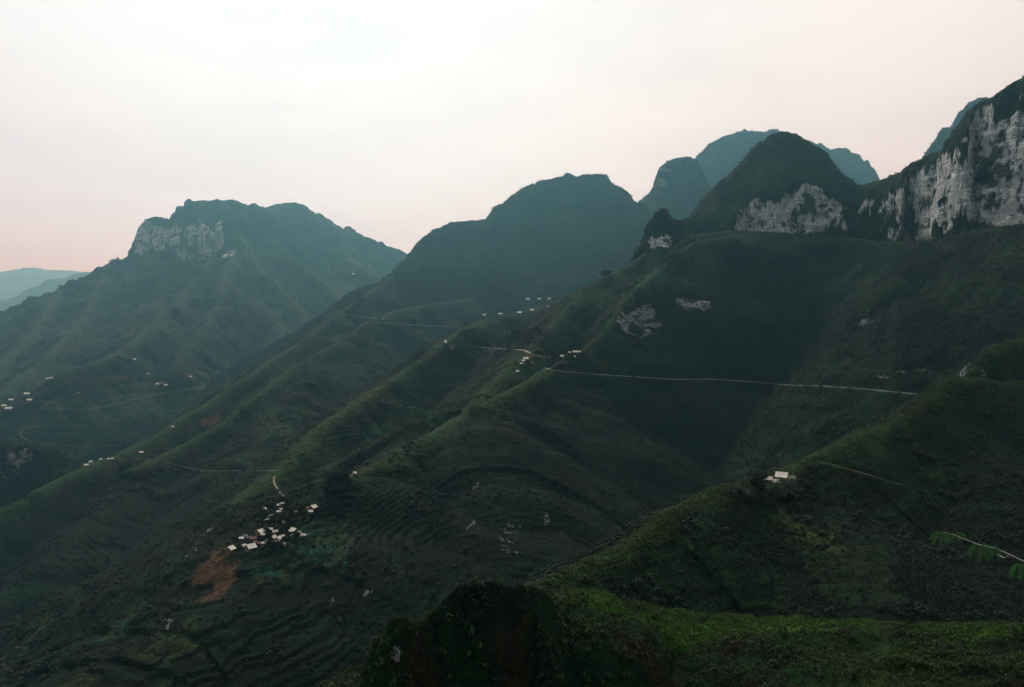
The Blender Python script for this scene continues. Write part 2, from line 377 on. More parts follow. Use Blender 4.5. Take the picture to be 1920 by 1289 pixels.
        z = z + np.where(grp == G_PEAK, 5.0 * np.abs(vnoise(x / 24, y / 24, 44)) + 3.5 * np.abs(vnoise(x / 11, y / 11, 45)) - 3, 0) * np.clip(dist / 20, 0.3, 1)
        fr_ = (grp == G_FORE)
        z = z + np.where(fr_ & (dd > 40), 0.45 * vnoise(x / 2.2, y / 2.2, 41) + 0.25 * vnoise(x / 0.9, y / 0.9, 42) + 0.8 * vnoise(x / 7, y / 7, 43) * np.clip(dist / 5, 0, 1), 0)
        hz = 0
    return z.astype(np.float32), grp, dist, cliff


# ------------------------------------------------------------------ sampling the land: a fan of columns, rows gathered where the land is steep or open
NC, NR = 1560, 1900
u0, u1 = -260.0, 2180.0
us = np.linspace(u0, u1, NC).astype(np.float32)
tanx = (us - 960) / F_PX
# coarse pass
cu = np.linspace(u0, u1, 260)
ct = (cu - 960) / F_PX
cy = np.geomspace(0.6, 26500, 2700)
CX = (ct[:, None] * cy[None, :]).ravel(); CY = np.broadcast_to(cy, (260, 2700)).ravel()
cz, cg, _, _ = height(CX, CY, False)
cz = cz.reshape(260, 2700)
el = cz / cy[None, :]
run = np.maximum.accumulate(el, axis=1)
vis = el > run - 0.012
dlog = np.gradient(np.log(cy))
scr = np.abs(np.gradient(el, axis=1))
dens = 0.10 * dlog[None, :] + np.where(vis, 1.0, 0.12) * (scr * 1.0 + 0.22 * dlog[None, :])
dens = dens * np.where(cy < 60, 0.12, 1.0)[None, :]
kern = np.exp(-np.linspace(-2, 2, 13) ** 2); kern /= kern.sum()
pad = np.pad(dens, ((6, 6), (0, 0)), mode='edge')
dens = sum(pad[i:i + 260] * kern[i] for i in range(13))
pad = np.pad(dens, ((0, 0), (6, 6)), mode='edge')
dens = sum(pad[:, i:i + 2700] * kern[i] for i in range(13))
cum = np.cumsum(dens, axis=1)
cum = (cum - cum[:, :1]) / (cum[:, -1:] - cum[:, :1])
rowt = np.linspace(0, 1, NR)
yc = np.empty((260, NR))
for i in range(260):
    yc[i] = np.interp(rowt, cum[i], cy)
fi = np.interp(us, cu, np.arange(260))
i0 = np.clip(np.floor(fi).astype(int), 0, 258); ff = (fi - i0)[:, None]
YY = (yc[i0] * (1 - ff) + yc[i0 + 1] * ff).astype(np.float32)
XX = (tanx[:, None] * YY).astype(np.float32)
X = XX.ravel(); Y = YY.ravel()
RISER = np.empty_like(X); PLOT = np.empty_like(X)
Z = np.empty_like(X); GR = np.empty(X.size, np.int8); DI = np.empty_like(X); CF = np.empty_like(X)
CH = 400000
for a in range(0, X.size, CH):
    Z[a:a + CH], GR[a:a + CH], DI[a:a + CH], CF[a:a + CH] = height(X[a:a + CH], Y[a:a + CH])
    RISER[a:a + CH] = height.riser; PLOT[a:a + CH] = height.plot
ZG = Z.reshape(NC, NR)
ELV = ZG / YY
RUN = np.maximum.accumulate(ELV, axis=1)
VIS = (ELV >= RUN - 1e-4)


def land(px, py, far=None, near=None):
    """where the line of sight through a photo pixel meets the land"""
    c = int(np.clip(np.interp(px, us, np.arange(NC)) + 0.5, 0, NC - 1))
    e = (HOR - py) / F_PX
    col = ELV[c]
    ok = np.ones(NR, bool)
    if near: ok &= YY[c] > near
    if far: ok &= YY[c] < far
    k = np.nonzero((col >= e) & ok)[0]
    if k.size == 0:
        return None
    k = k[0]
    if k > 0 and col[k] != col[k - 1]:
        f = float(np.clip((e - col[k - 1]) / (col[k] - col[k - 1]), 0, 1))
    else:
        f = 1.0
    yy = float(YY[c, k - 1] * (1 - f) + YY[c, k] * f)
    xx = (px - 960) / F_PX * yy
    return Vector((xx, yy, float(height([xx], [yy])[0][0])))


def ground_z(x_, y_):
    return height(np.atleast_1d(x_), np.atleast_1d(y_))[0]



# ------------------------------------------------------------------ roads: traced on the land, then benched into it
ROADS = [
    ('mountain_road', 'pale mountain road crossing the dark slope under the cliffs', 5.0, 1.5,
     [(1022, 690), (1030, 693), (1060, 697), (1120, 702), (1200, 707), (1260, 711), (1340, 711), (1400, 715), (1480, 722), (1540, 723), (1620, 729), (1700, 737), (1750, 743)], 900, 1700),
    ('mountain_road', 'pale mountain road with hairpin bends on the middle spurs', 5.0, 1.7,
     [(836, 638), (832, 642), (842, 646), (851, 649), (880, 650), (920, 652), (960, 655), (983, 656), (990, 661), (1004, 666), (1022, 670), (1045, 675)], 1200, 2100),
    ('mountain_road', 'thin pale road cut across the spur below the long middle mountain', 5.0, 1.8,
     [(637, 584), (641, 588), (660, 591), (690, 595), (720, 598)], 2000, 3000),
    ('mountain_road', 'faint road line from the spur crest toward the terraced hollow', 4.5, 1.3,
     [(688, 603), (700, 605), (760, 608), (810, 611), (850, 613)], 1700, 3000),
    ('valley_road', 'grey road curving round the low rounded hill in the left valley', 3.4, 1.2,
     [(112, 760), (105, 764), (110, 768), (142, 768), (183, 765), (229, 754), (275, 744), (309, 736), (355, 729), (385, 724), (399, 715), (412, 710), (431, 710)], 2200, 3600),
    ('valley_road', 'grey road past the houses at the left edge of the valley', 3.4, 1.2,
     [(-30, 765), (0, 762), (34, 760), (55, 754), (80, 753), (112, 755)], 2200, 3600),
    ('valley_road', 'lower hairpin road at the foot of the rounded hill', 2.6, .8,
     [(46, 802), (37, 809), (38, 818), (50, 825), (76, 831), (103, 834), (137, 836), (183, 837), (229, 835)], 1700, 2700),
    ('dirt_track', 'dirt track crossing the lower left spur toward the village', 2.0, .7,
     [(255, 861), (270, 861), (296, 863), (335, 873), (370, 881), (395, 883), (450, 883), (521, 882)], 1000, 2000),
    ('footpath', 'yellowish footpath coming down to the hillside village', 2.4, 0.4,
     [(515, 892), (512, 898), (513, 906), (519, 915), (525, 924), (535, 933)], 900, 1500),
    ('footpath', 'faint footpath across the nearer grassy ridge', 1.4, 0.3,
     [(1540, 866), (1570, 873), (1600, 882), (1640, 893), (1690, 909)], 500, 760),
]
road_geo = []
for (nm, lab, wd, wl, pts, nr_, fr_) in ROADS:
    pts = np.array(pts, float)
    seg = np.concatenate([[0], np.cumsum(np.hypot(np.diff(pts[:, 0]), np.diff(pts[:, 1])))])
    n_ = max(8, int(seg[-1] / 5))
    tt = np.linspace(0, seg[-1], n_)
    pu = np.interp(tt, seg, pts[:, 0]); pw = np.interp(tt, seg, pts[:, 1])
    for _ in range(2):
        pu[1:-1] = 0.25 * pu[:-2] + 0.5 * pu[1:-1] + 0.25 * pu[2:]
        pw[1:-1] = 0.25 * pw[:-2] + 0.5 * pw[1:-1] + 0.25 * pw[2:]
    dy = []
    for a, b in zip(pu, pw):
        q = land(a, b, near=spread(nr_) * .9, far=spread(fr_) * 1.1)
        dy.append(q.y if q is not None else np.nan)
    dy = np.array(dy)
    okk = ~np.isnan(dy)
    if okk.sum() < 4:
        print('ROAD MISS', lab); continue
    dy = np.interp(np.arange(n_), np.nonzero(okk)[0], dy[okk])
    for _ in range(3):
        e = np.concatenate([[dy[0]] * 2, dy, [dy[-1]] * 2])
        med = np.median(np.stack([e[k:k + n_] for k in range(5)]), axis=0)
        dy = med.copy()
        dy[1:-1] = 0.25 * dy[:-2] + 0.5 * dy[1:-1] + 0.25 * dy[2:]
    rx = (pu - 960) / F_PX * dy; rz = (HOR - pw) / F_PX * dy
    line = np.stack([rx, dy, rz], 1)
    road_geo.append((nm, lab, wd, wl, line))
    # bench
    mg = 26.0
    sel = np.nonzero((X > rx.min() - mg) & (X < rx.max() + mg) & (Y > dy.min() - mg) & (Y < dy.max() + mg))[0]
    if sel.size == 0: continue
    bd = np.full(sel.size, 1e9, np.float32); bz = np.zeros(sel.size, np.float32)
    for k in range(n_ - 1):
        a, b = line[k], line[k + 1]
        ex, ey = b[0] - a[0], b[1] - a[1]
        t = np.clip(((X[sel] - a[0]) * ex + (Y[sel] - a[1]) * ey) / (ex * ex + ey * ey + 1e-6), 0, 1)
        dq = np.hypot(X[sel] - a[0] - t * ex, Y[sel] - a[1] - t * ey)
        m = dq < bd
        bd[m] = dq[m]; bz[m] = (a[2] + t * (b[2] - a[2]))[m]
    k1 = 1 - sstep(bd, wd * 0.62, wd * 0.62 + (13 if wd > 3 else 5))
    # keep the outer side under the wall
    Z[sel] = Z[sel] * (1 - k1) + (bz - 0.45 - np.where(bd > wd * 0.5, wl * 0.5, 0)) * k1
ZG = Z.reshape(NC, NR)
ELV = ZG / YY
VIS = ELV >= np.maximum.accumulate(ELV, axis=1) - 1e-4

# ------------------------------------------------------------------ surface normals / slope
def grid_normals(Xg, Yg, Zg):
    dxr = np.gradient(Xg, axis=0); dyr = np.gradient(Yg, axis=0); dzr = np.gradient(Zg, axis=0)
    dxc = np.gradient(Xg, axis=1); dyc = np.gradient(Yg, axis=1); dzc = np.gradient(Zg, axis=1)
    nx = dyr * dzc - dzr * dyc; ny = dzr * dxc - dxr * dzc; nz = dxr * dyc - dyr * dxc
    l = np.sqrt(nx * nx + ny * ny + nz * nz) + 1e-9
    s_ = np.sign(nz); s_[s_ == 0] = 1
    return nx / l * s_, ny / l * s_, nz / l * s_


NX, NY, NZ = grid_normals(XX, YY, ZG)
steep = (1 - NZ).ravel()

# ------------------------------------------------------------------ patches: (px, py, radius px) placed on the land
rockm = np.zeros(X.size, np.float32)
soilm = np.zeros(X.size, np.float32)
grass_litm = np.zeros(X.size, np.float32)
woodm = np.zeros(X.size, np.float32)


def patch(arr, px, py, rx, ry=None, val=1.0, wob=0.5, noise_sc=0.35):
    ry = ry or rx
    p = land(px, py)
    if p is None: return
    m = p.y / F_PX
    ax, az = rx * m, ry * m
    sel = np.nonzero((np.abs(X - p.x) < ax * 1.8) & (np.abs(Z - p.z) < az * 1.8) & (np.abs(Y - p.y) < max(ax, az) * 3 + 10))[0]
    if sel.size == 0: return
    q = np.sqrt(((X[sel] - p.x) / ax) ** 2 + ((Z[sel] - p.z) / az) ** 2)
    s_ = max(ax, az) * noise_sc
    q = q + wob * (vnoise3(X[sel] / s_, Y[sel] / s_, Z[sel] / s_, 77) + 0.6 * vnoise3(X[sel] / s_ * 3, Y[sel] / s_ * 3, Z[sel] / s_ * 3, 78))
    v = sstep(1.0 - q, -0.08, 0.12) * val
    arr[sel] = np.maximum(arr[sel], v)


# bare rock on faces
for a in [(1485, 396, 84, 44), (1580, 420, 10, 14), (1420, 405, 30, 40), (1540, 400, 32, 42), (1728, 358, 40, 36), (1630, 379, 20, 9), (1738, 434, 30, 14),
          (1795, 325, 22, 26), (1840, 350, 46, 60), (1885, 290, 56, 120), (1915, 330, 70, 110), (1865, 395, 72, 38), (1390, 420, 16, 16),
          (1235, 454, 34, 12), (1297, 573, 30, 14), (1196, 606, 40, 30), (1212, 596, 24, 28), (1632, 604, 9, 9), (1690, 697, 7, 3), (1730, 696, 8, 4), (1652, 706, 6, 3),
          (800, 472, 12, 20), (825, 470, 10, 10), (872, 462, 20, 8), (1018, 446, 8, 8), (785, 500, 14, 8), (905, 462, 10, 6), (1028, 456, 10, 10),
          (272, 440, 16, 34), (300, 450, 24, 26), (395, 462, 22, 30), (345, 476, 24, 14), (430, 478, 18, 12), (370, 440, 26, 26), (262, 468, 10, 12), (410, 445, 10, 30), (328, 445, 12, 30),
          (1250, 318, 12, 8), (1240, 345, 10, 12), (1400, 378, 40, 10),
          (955, 1015, 24, 13), (610, 1132, 20, 9), (315, 1163, 20, 4), (880, 985, 14, 4), (690, 1112, 14, 6), (1025, 972, 6, 10), (895, 920, 12, 8),
          (744, 1228, 8, 14), (1836, 700, 14, 12), (30, 860, 30, 26), (380, 1010, 14, 20), (1600, 300, 1, 1)]:
    low = not (a[1] < 445 and a[0] > 1380) and not (a[0] < 440 and a[1] < 500) and not (1170 < a[0] < 1330 and a[1] < 640)
    nose = 1170 < a[0] < 1330 and 520 < a[1] < 640
    patch(rockm, *a, val=(0.6 if low else ((0.72 if a[0] > 1280 else 0.62) if nose else 1.0)), wob=(0.3 if nose else 0.55))
# red earth
for a in [(405, 1056, 26, 14), (378, 1078, 22, 10), (400, 1070, 34, 10), (422, 1092, 20, 22), (405, 790, 22, 9), (215, 708, 24, 4, .6), (368, 700, 12, 7, .45), (130, 712, 14, 4, .3), (850, 607, 14, 4, .45), (846, 651, 5, 4), (992, 666, 9, 6),
          (300, 718, 9, 3, .6), (1000, 575, 22, 7, .25), (640, 1035, 26, 8, .15), (150, 655, 30, 8, .2), (560, 640, 40, 20, .12), (1600, 1040, 40, 30, .05), (1800, 1060, 60, 40, .06), (680, 745, 40, 14, .2)]:
    patch(soilm, *a, wob=0.45, noise_sc=0.4)
# brighter crops and meadow, plus the lit left side of the dome painted in
for a in [(1500, 1180, 150, 7), (1400, 1182, 110, 9), (1120, 1150, 40, 6), (1640, 1196, 110, 8), (1800, 1212, 60, 8), (1560, 1222, 30, 5), (1260, 1180, 70, 7), (560, 1010, 40, 14), (605, 1030, 50, 26), (500, 1070, 40, 10), (520, 1080, 30, 6),
          (620, 895, 30, 16), (830, 795, 40, 16), (905, 603, 30, 7), (780, 790, 60, 20), (520, 790, 60, 20), (1290, 985, 36, 26), (1525, 1005, 26, 8), (1330, 945, 40, 18), (1470, 985, 40, 14), (1540, 1010, 30, 10), (300, 745, 120, 14), (330, 760, 110, 16),
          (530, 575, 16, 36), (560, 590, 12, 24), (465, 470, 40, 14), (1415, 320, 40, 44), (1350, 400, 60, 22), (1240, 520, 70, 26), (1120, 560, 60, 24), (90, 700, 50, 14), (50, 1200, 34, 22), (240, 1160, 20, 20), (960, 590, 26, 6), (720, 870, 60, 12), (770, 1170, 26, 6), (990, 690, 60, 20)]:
    patch(grass_litm, *a, wob=0.5, noise_sc=0.5)
# dense dark woodland
for a in [(40, 880, 70, 60), (630, 915, 26, 30), (1450, 500, 170, 40), (1250, 600, 120, 40), (1600, 620, 120, 60), (680, 570, 60, 12), (960, 630, 70, 20), (860, 660, 40, 12), (470, 620, 60, 40), (520, 985, 60, 20), (1060, 680, 40, 14), (330, 690, 50, 14), (1150, 495, 40, 16), (900, 1120, 140, 40), (1420, 920, 60, 24),
          (240, 900, 70, 14), (820, 920, 40, 16)]:
    patch(woodm, *a, wob=0.6)

# ------------------------------------------------------------------ ground colours (surface colours, with lit crests, a lit dome and shaded folds painted in)
def C3(r, g, b): return np.array([r, g, b], np.float32)


GREEN = C3(.0044, .0265, .0080); DGREEN = C3(.0018, .0085, .0040); DRY = C3(.0115, .0200, .0068); UMB = C3(.0052, .0088, .0040)
YEL = C3(.045, .065, .020); SOIL = C3(.130, .066, .031); LIME = C3(.055, .135, .016)
n_a = vnoise3(X / 60, Y / 60, Z / 7, 61) + 0.5 * vnoise3(X / 22, Y / 22, Z / 4, 62)
n_b = vnoise(X / 180, Y / 180, 63) + 0.6 * vnoise(X / 60, Y / 60, 64)
n_c = vnoise(X / 9, Y / 9, 65) + 0.7 * vnoise(X / 4, Y / 4, 66)
n_d = vnoise3(X / 30, Y / 30, Z / 5, 67)


def mixc(c, t, col):
    t = np.clip(t, 0, 1)[:, None]
    return c * (1 - t) + col[None, :] * t


colr = np.repeat(GREEN[None, :], X.size, 0)
colr = mixc(colr, sstep(n_b + 0.35 * n_c, -0.1, 0.6) * 0.85, DGREEN)
n_e = vnoise3(X / 110, Y / 110, Z / 40, 68) + 0.5 * vnoise3(X / 35, Y / 35, Z / 12, 69)
colr = mixc(colr, sstep(n_e, 0.15, 0.8) * 0.8, C3(.010, .032, .010))
cult = np.isin(GR, (G_SPUR, G_HILL, G_FARMT, G_NEAR, G_CLIFF)).astype(np.float32)
colr = mixc(colr, cult * sstep(n_a - 0.2 * n_b, 0.05, 0.7) * 0.75, UMB)
colr = mixc(colr, cult * sstep(-n_a + 0.3 * n_d, 0.35, 0.9) * 0.8, DRY)
colr = mixc(colr, cult * sstep(n_d - n_b * .4, 0.5, 0.9) * 0.5, YEL)
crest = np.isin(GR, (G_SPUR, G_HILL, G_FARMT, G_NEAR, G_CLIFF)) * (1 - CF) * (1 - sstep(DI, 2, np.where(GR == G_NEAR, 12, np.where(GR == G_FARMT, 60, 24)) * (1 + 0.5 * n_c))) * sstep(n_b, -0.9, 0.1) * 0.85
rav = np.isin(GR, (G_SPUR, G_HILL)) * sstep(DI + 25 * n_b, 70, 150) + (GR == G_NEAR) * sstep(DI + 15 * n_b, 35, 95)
colr = mixc(colr, rav * 0.65, C3(.0030, .0085, .0055))  # dark ravine woods, deepened with shade put into the colour
_ip = PLOT.astype(np.int32); _z = np.zeros_like(_ip)
plotv = _hash(_ip, _z, _z, 5)
colr = mixc(colr, cult * (plotv > 0.72) * sstep(n_b, -0.7, 0.2) * 0.5, C3(.014, .036, .014))
colr = mixc(colr, cult * (plotv < 0.22) * 0.45, C3(.010, .0125, .006))
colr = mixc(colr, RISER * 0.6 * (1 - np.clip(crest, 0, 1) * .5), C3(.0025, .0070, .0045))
farv = np.isin(GR, (G_FARMT, G_FAR, G_PEAK))
n_f = vnoise3(X / 210, Y / 210, Z / 110, 74) + 0.6 * vnoise3(X / 80, Y / 80, Z / 45, 75) + 0.4 * vnoise3(X / 32, Y / 32, Z / 22, 76)
colr = mixc(colr, farv * sstep(n_f, 0.0, 0.8) * np.where(GR == G_PEAK, 0.5, 0.9), C3(.045, .062, .030))
colr = mixc(colr, farv * sstep(-n_f, 0.0, 0.7) * 0.85, C3(.0020, .0070, .0050))
colr = mixc(colr, crest, C3(.034, .070, .018))  # crest grass, brightened in the colour so ridge lines look lit
m_f = (GR == G_FORE)
colr = mixc(colr, m_f * sstep(vnoise(X / 5, Y / 5, 70) + .5 * vnoise(X / 1.5, Y / 1.5, 71), -.3, .8), C3(.014, .016, .007))
colr = mixc(colr, woodm * 0.8, C3(.0035, .011, .007))
colr = mixc(colr, (GR == G_CLIFF) * sstep(Z, 300, 400) * (1 - CF) * 0.6, C3(.024, .052, .022))  # grassy green lifted on the upper dome, standing in for light and haze
gcol = np.where((n_a > 0.1)[:, None], YEL[None, :], np.where((n_d > 0)[:, None], C3(.018, .075, .040)[None, :], C3(.035, .066, .026)[None, :]))
gcol = np.where((m_f & (Y > 95))[:, None], LIME[None, :], gcol)
meadow = m_f * sstep(Y + 3 * n_c, 111, 116) * sstep(X, 5, 12) * (1 - 0.75 * sstep(X, 72, 90)) * sstep(vnoise(X / 9, Y / 5, 72) + .5 * n_c, -1.0, 0.0)
grass_litm = np.where(m_f, np.maximum(grass_litm * 0.25, meadow), grass_litm)
gm = (grass_litm * (0.45 + 0.4 * sstep(n_c, -1, 1)))[:, None]
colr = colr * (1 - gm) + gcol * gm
colr = mixc(colr, soilm * (0.75 + 0.25 * n_d), SOIL)

# rock: patches, plus broken outcrops where cliffs are steepest
broken = vnoise3(X / 24, Y / 24, Z / 16, 81) + 0.6 * vnoise3(X / 8, Y / 8, Z / 9, 82) + 0.35 * vnoise3(X / 3.5, Y / 3.5, Z / 3.5, 83)
small = np.clip(Y / 400, 0.08, 1)
holes = sstep(broken, -0.75, -0.25)
rk = rockm * np.where(Y > 300, 0.45 + 0.55 * holes, 1.0)
rk = np.maximum(rk, CF * sstep(steep, 0.55, 0.8) * sstep(broken, 0.55, 0.9) * np.isin(GR, (G_CLIFF, G_FARMT, G_PEAK)) * 0.7)
rk = rk * sstep(steep, 0.04, 0.14)
rk = rk * np.where((GR == G_CLIFF) & (CF < 0.3) & (Z > 150) & (X > 250), 0.0, 1.0)
rk = rk * np.where(GR == G_CLIFF, 1.0, np.where(GR == G_FARMT, 0.78, np.where(GR == G_PEAK, 0.62, 1.0)))

# relief of the bare rock: push the face in and out
push = (vnoise3(X / 18, Y / 18, Z / 24, 91) * 5 + vnoise3(X / 7, Y / 7, Z / 8, 92) * 2.6 + vnoise3(X / 60, Y / 60, Z / 5, 93) * 3.2 + vnoise3(X / 3, Y / 3, Z / 3, 94) * 1.0)
push = push * np.clip(np.maximum(rk, CF * 0.6) * 1.2, 0, 1) * np.clip(Y / 1300, 0.06, 1.6) * sstep(steep, 0.3, 0.7)
hl = np.sqrt(NX ** 2 + NY ** 2).ravel() + 1e-6
keep = sstep(DI / np.clip(Y / 1500, .1, 2), 3, 14)
Xd = X + NX.ravel() / hl * push * keep
Yd = Y + NY.ravel() / hl * push * keep

# ------------------------------------------------------------------ materials
def new_mat(name):
    m = bpy.data.materials.new(name)
    m.use_nodes = True
    m.node_tree.nodes.clear()
    return m, NT(m.node_tree)


def finish(m, nt, color, rough=0.9, normal=None, spec=0.2, metal=0.0, trans=None):
    i = {'Base Color': color, 'Roughness': rough, 'Specular IOR Level': spec, 'Metallic': metal}
    if normal is not None: i['Normal'] = normal
    b = nt.n('ShaderNodeBsdfPrincipled', i=i)
    out = b.outputs[0]
    if trans:
        tr = nt.n('ShaderNodeBsdfTranslucent', i={'Color': color})
        out = nt.n('ShaderNodeMixShader', i={0: trans, 1: out, 2: tr.outputs[0]}).outputs[0]
    nt.n('ShaderNodeOutputMaterial', i={'Surface': out})
    return m


def terrain_mat(name, unit, bump):
    m, t = new_mat(name)
    pos = t.n('ShaderNodeNewGeometry').outputs['Position']
    at = t.n('ShaderNodeAttribute', attribute_name='ground_colour')
    rk_ = t.n('ShaderNodeAttribute', attribute_name='bare_rock').outputs['Fac']
    fine = t.noise(pos, 0.55 / unit, 5, 0.7)
    mid = t.noise(pos, 0.12 / unit, 5, 0.65)
    f1 = t.smooth(fine, 0.35, 0.7, 0.3, 1.5)
    f2 = t.smooth(mid, 0.35, 0.68, 0.5, 1.4)
    f = t.math('MULTIPLY', f1, f2)
    veg = t.n('ShaderNodeVectorMath', operation='SCALE', i={0: at.outputs['Color'], 3: f}).outputs[0]
    # hue drift between blue-green and olive
    hue = t.smooth(t.noise(pos, 0.03 / unit, 3), 0.4, 0.62)
    veg = t.mix(hue, veg, t.mix(1.0, veg, (0.95, 1.08, 1.30, 1), 'MULTIPLY'))
    # limestone: bedding, dark water streaks, ivy
    warp = t.n('ShaderNodeTexNoise', i={'Vector': pos, 'Scale': 0.03 / unit, 'Detail': 3}).outputs[1]
    wp = t.n('ShaderNodeVectorMath', operation='MULTIPLY_ADD', i={0: warp, 1: (14, 14, 12), 2: pos}).outputs[0]
    sc = t.n('ShaderNodeMapping', i={'Vector': wp, 'Scale': (0.025, 0.025, 0.12)}).outputs[0]
    bed = t.noise(sc, 1.0 / unit, 7, 0.7)
    sv = t.n('ShaderNodeMapping', i={'Vector': pos, 'Scale': (0.16, 0.16, 0.012)}).outputs[0]
    stre = t.noise(sv, 1.0 / unit, 5, 0.7)
    blot = t.noise(pos, 0.05 / unit, 5, 0.6)
    rc = t.mix(t.smooth(bed, 0.35, 0.62), (0.40, 0.43, 0.43, 1), (0.68, 0.72, 0.70, 1))
    rc = t.mix(t.smooth(stre, 0.55, 0.66), rc, (0.13, 0.14, 0.14, 1))
    lam = t.n('ShaderNodeMapping', i={'Vector': wp, 'Scale': (0.006, 0.006, 0.16)}).outputs[0]
    lay = t.noise(lam, 1.0 / unit, 3, 0.5)
    rc = t.mix(t.smooth(t.math('ABSOLUTE', t.math('SUBTRACT', lay, 0.5)), 0.012, 0.0), rc, (0.05, 0.055, 0.055, 1))
    rc = t.mix(t.math('MULTIPLY', t.smooth(blot, 0.57, 0.64), 0.9), rc, (0.022, 0.032, 0.024, 1))
    crack = t.smooth(t.math('ABSOLUTE', t.math('SUBTRACT', bed, 0.5)), 0.0, 0.018)
    rc = t.mix(crack, (0.06, 0.06, 0.06, 1), rc)
    big = t.noise(wp, 0.017 / unit, 4, 0.6)
    rc = t.mix(t.math('MULTIPLY', t.smooth(big, 0.575, 0.625), 0.9), rc, (0.016, 0.026, 0.020, 1))
    tone = t.smooth(rk_, 0.62, 0.85, 0.33, 1.0)
    rc = t.n('ShaderNodeVectorMath', operation='SCALE', i={0: rc, 3: tone}).outputs[0]
    edge = t.math('ADD', rk_, t.math('MULTIPLY', t.math('SUBTRACT', fine, 0.5), 0.9))
    rf = t.smooth(edge, 0.42, 0.55)
    c = t.mix(rf, veg, rc)
    hgt = t.math('ADD', t.math('MULTIPLY', fine, 1.0), t.math('MULTIPLY', mid, 2.2))
    hr = t.math('ADD', t.math('MULTIPLY', bed, 3.0), t.math('MULTIPLY', stre, 2.0))
    hh = t.n('ShaderNodeMix', data_type='FLOAT', i={0: rf, 2: hgt, 3: hr}).outputs[0]
    bp = t.n('ShaderNodeBump', i={'Height': hh, 'Distance': bump, 'Strength': 0.9})
    return finish(m, t, c, 0.95, bp.outputs[0], 0.08)


M_MID = terrain_mat('slope_cover', 1.0, 2.2)
M_FARM = terrain_mat('far_slope_cover', 3.0, 6.0)
M_NEAR = terrain_mat('scrub_cover', 0.6, 1.0)
M_FORE = terrain_mat('meadow_cover', 0.12, 0.20)


def simple(name, col, rough=0.9, var=0.3, scale=0.5, bump=0.0, spec=0.15, trans=None):
    m, t = new_mat(name)
    pos = t.n('ShaderNodeTexCoord').outputs['Object']
    nz = t.noise(pos, scale, 5, 0.65)
    f = t.smooth(nz, 0.3, 0.7, 1 - var, 1 + var)
    c = t.n('ShaderNodeVectorMath', operation='SCALE', i={0: tuple(col), 3: f}).outputs[0]
    nrm = None
    if bump:
        nrm = t.n('ShaderNodeBump', i={'Height': nz, 'Distance': bump}).outputs[0]
    return finish(m, t, c, rough, nrm, spec, trans=trans)


def leaf_mat(name, dark, light, trans=0.15):
    """leaves: per-clump shade from a mesh attribute"""
    m, t = new_mat(name)
    a = t.n('ShaderNodeAttribute', attribute_name='leaf_shade').outputs['Fac']
    c = t.mix(a, (*dark, 1), (*light, 1))
    return finish(m, t, c, 0.7, None, 0.25, trans=trans)


# ------------------------------------------------------------------ mesh helpers
def tagged(o, label=None, cat=None, group=None, kind=None):
    if label: o['label'] = label
    if cat: o['category'] = cat
    if group: o['group'] = group
    if kind: o['kind'] = kind
    return o


def mesh_np(name, V, Fq, mats, attrs=None, smooth=False, midx=None):
    """V (n,3), Fq (m,k) with k = 3 or 4"""
    me = bpy.data.meshes.new(name)
    V = np.asarray(V, np.float32); Fq = np.asarray(Fq, np.int32)
    k = Fq.shape[1]
    me.vertices.add(len(V)); me.vertices.foreach_set('co', V.ravel())
    me.loops.add(Fq.size); me.loops.foreach_set('vertex_index', Fq.ravel())
    me.polygons.add(len(Fq)); me.polygons.foreach_set('loop_start', np.arange(0, Fq.size, k, dtype=np.int32))
    try:
        me.polygons.foreach_set('loop_total', np.full(len(Fq), k, np.int32))
    except Exception:
        pass
    for m in (mats if isinstance(mats, (list, tuple)) else [mats]):
        me.materials.append(m)
    if midx is not None:
        me.polygons.foreach_set('material_index', np.asarray(midx, np.int32))
    me.polygons.foreach_set('use_smooth', np.full(len(Fq), smooth, bool))
    for an, (typ, dom, dat) in (attrs or {}).items():
        at = me.attributes.new(an, typ, dom)
        if typ == 'FLOAT_COLOR':
            at.data.foreach_set('color', np.asarray(dat, np.float32).ravel())
        else:
            at.data.foreach_set('value', np.asarray(dat, np.float32).ravel())
    me.update(calc_edges=True)
    return me


def link(name, me, parent=None):
    o = bpy.data.objects.new(name, me)
    COL.objects.link(o)
    if parent: o.parent = parent
    return o


def mesh_pf(name, V, Fl, mats, midx=None, smooth=False):
    me = bpy.data.meshes.new(name)
    me.from_pydata([tuple(v) for v in V], [], Fl)
    for m in (mats if isinstance(mats, (list, tuple)) else [mats]):
        me.materials.append(m)
    if midx is not None:
        me.polygons.foreach_set('material_index', midx)
    if smooth:
        me.polygons.foreach_set('use_smooth', [True] * len(me.polygons))
    me.update()
    return me


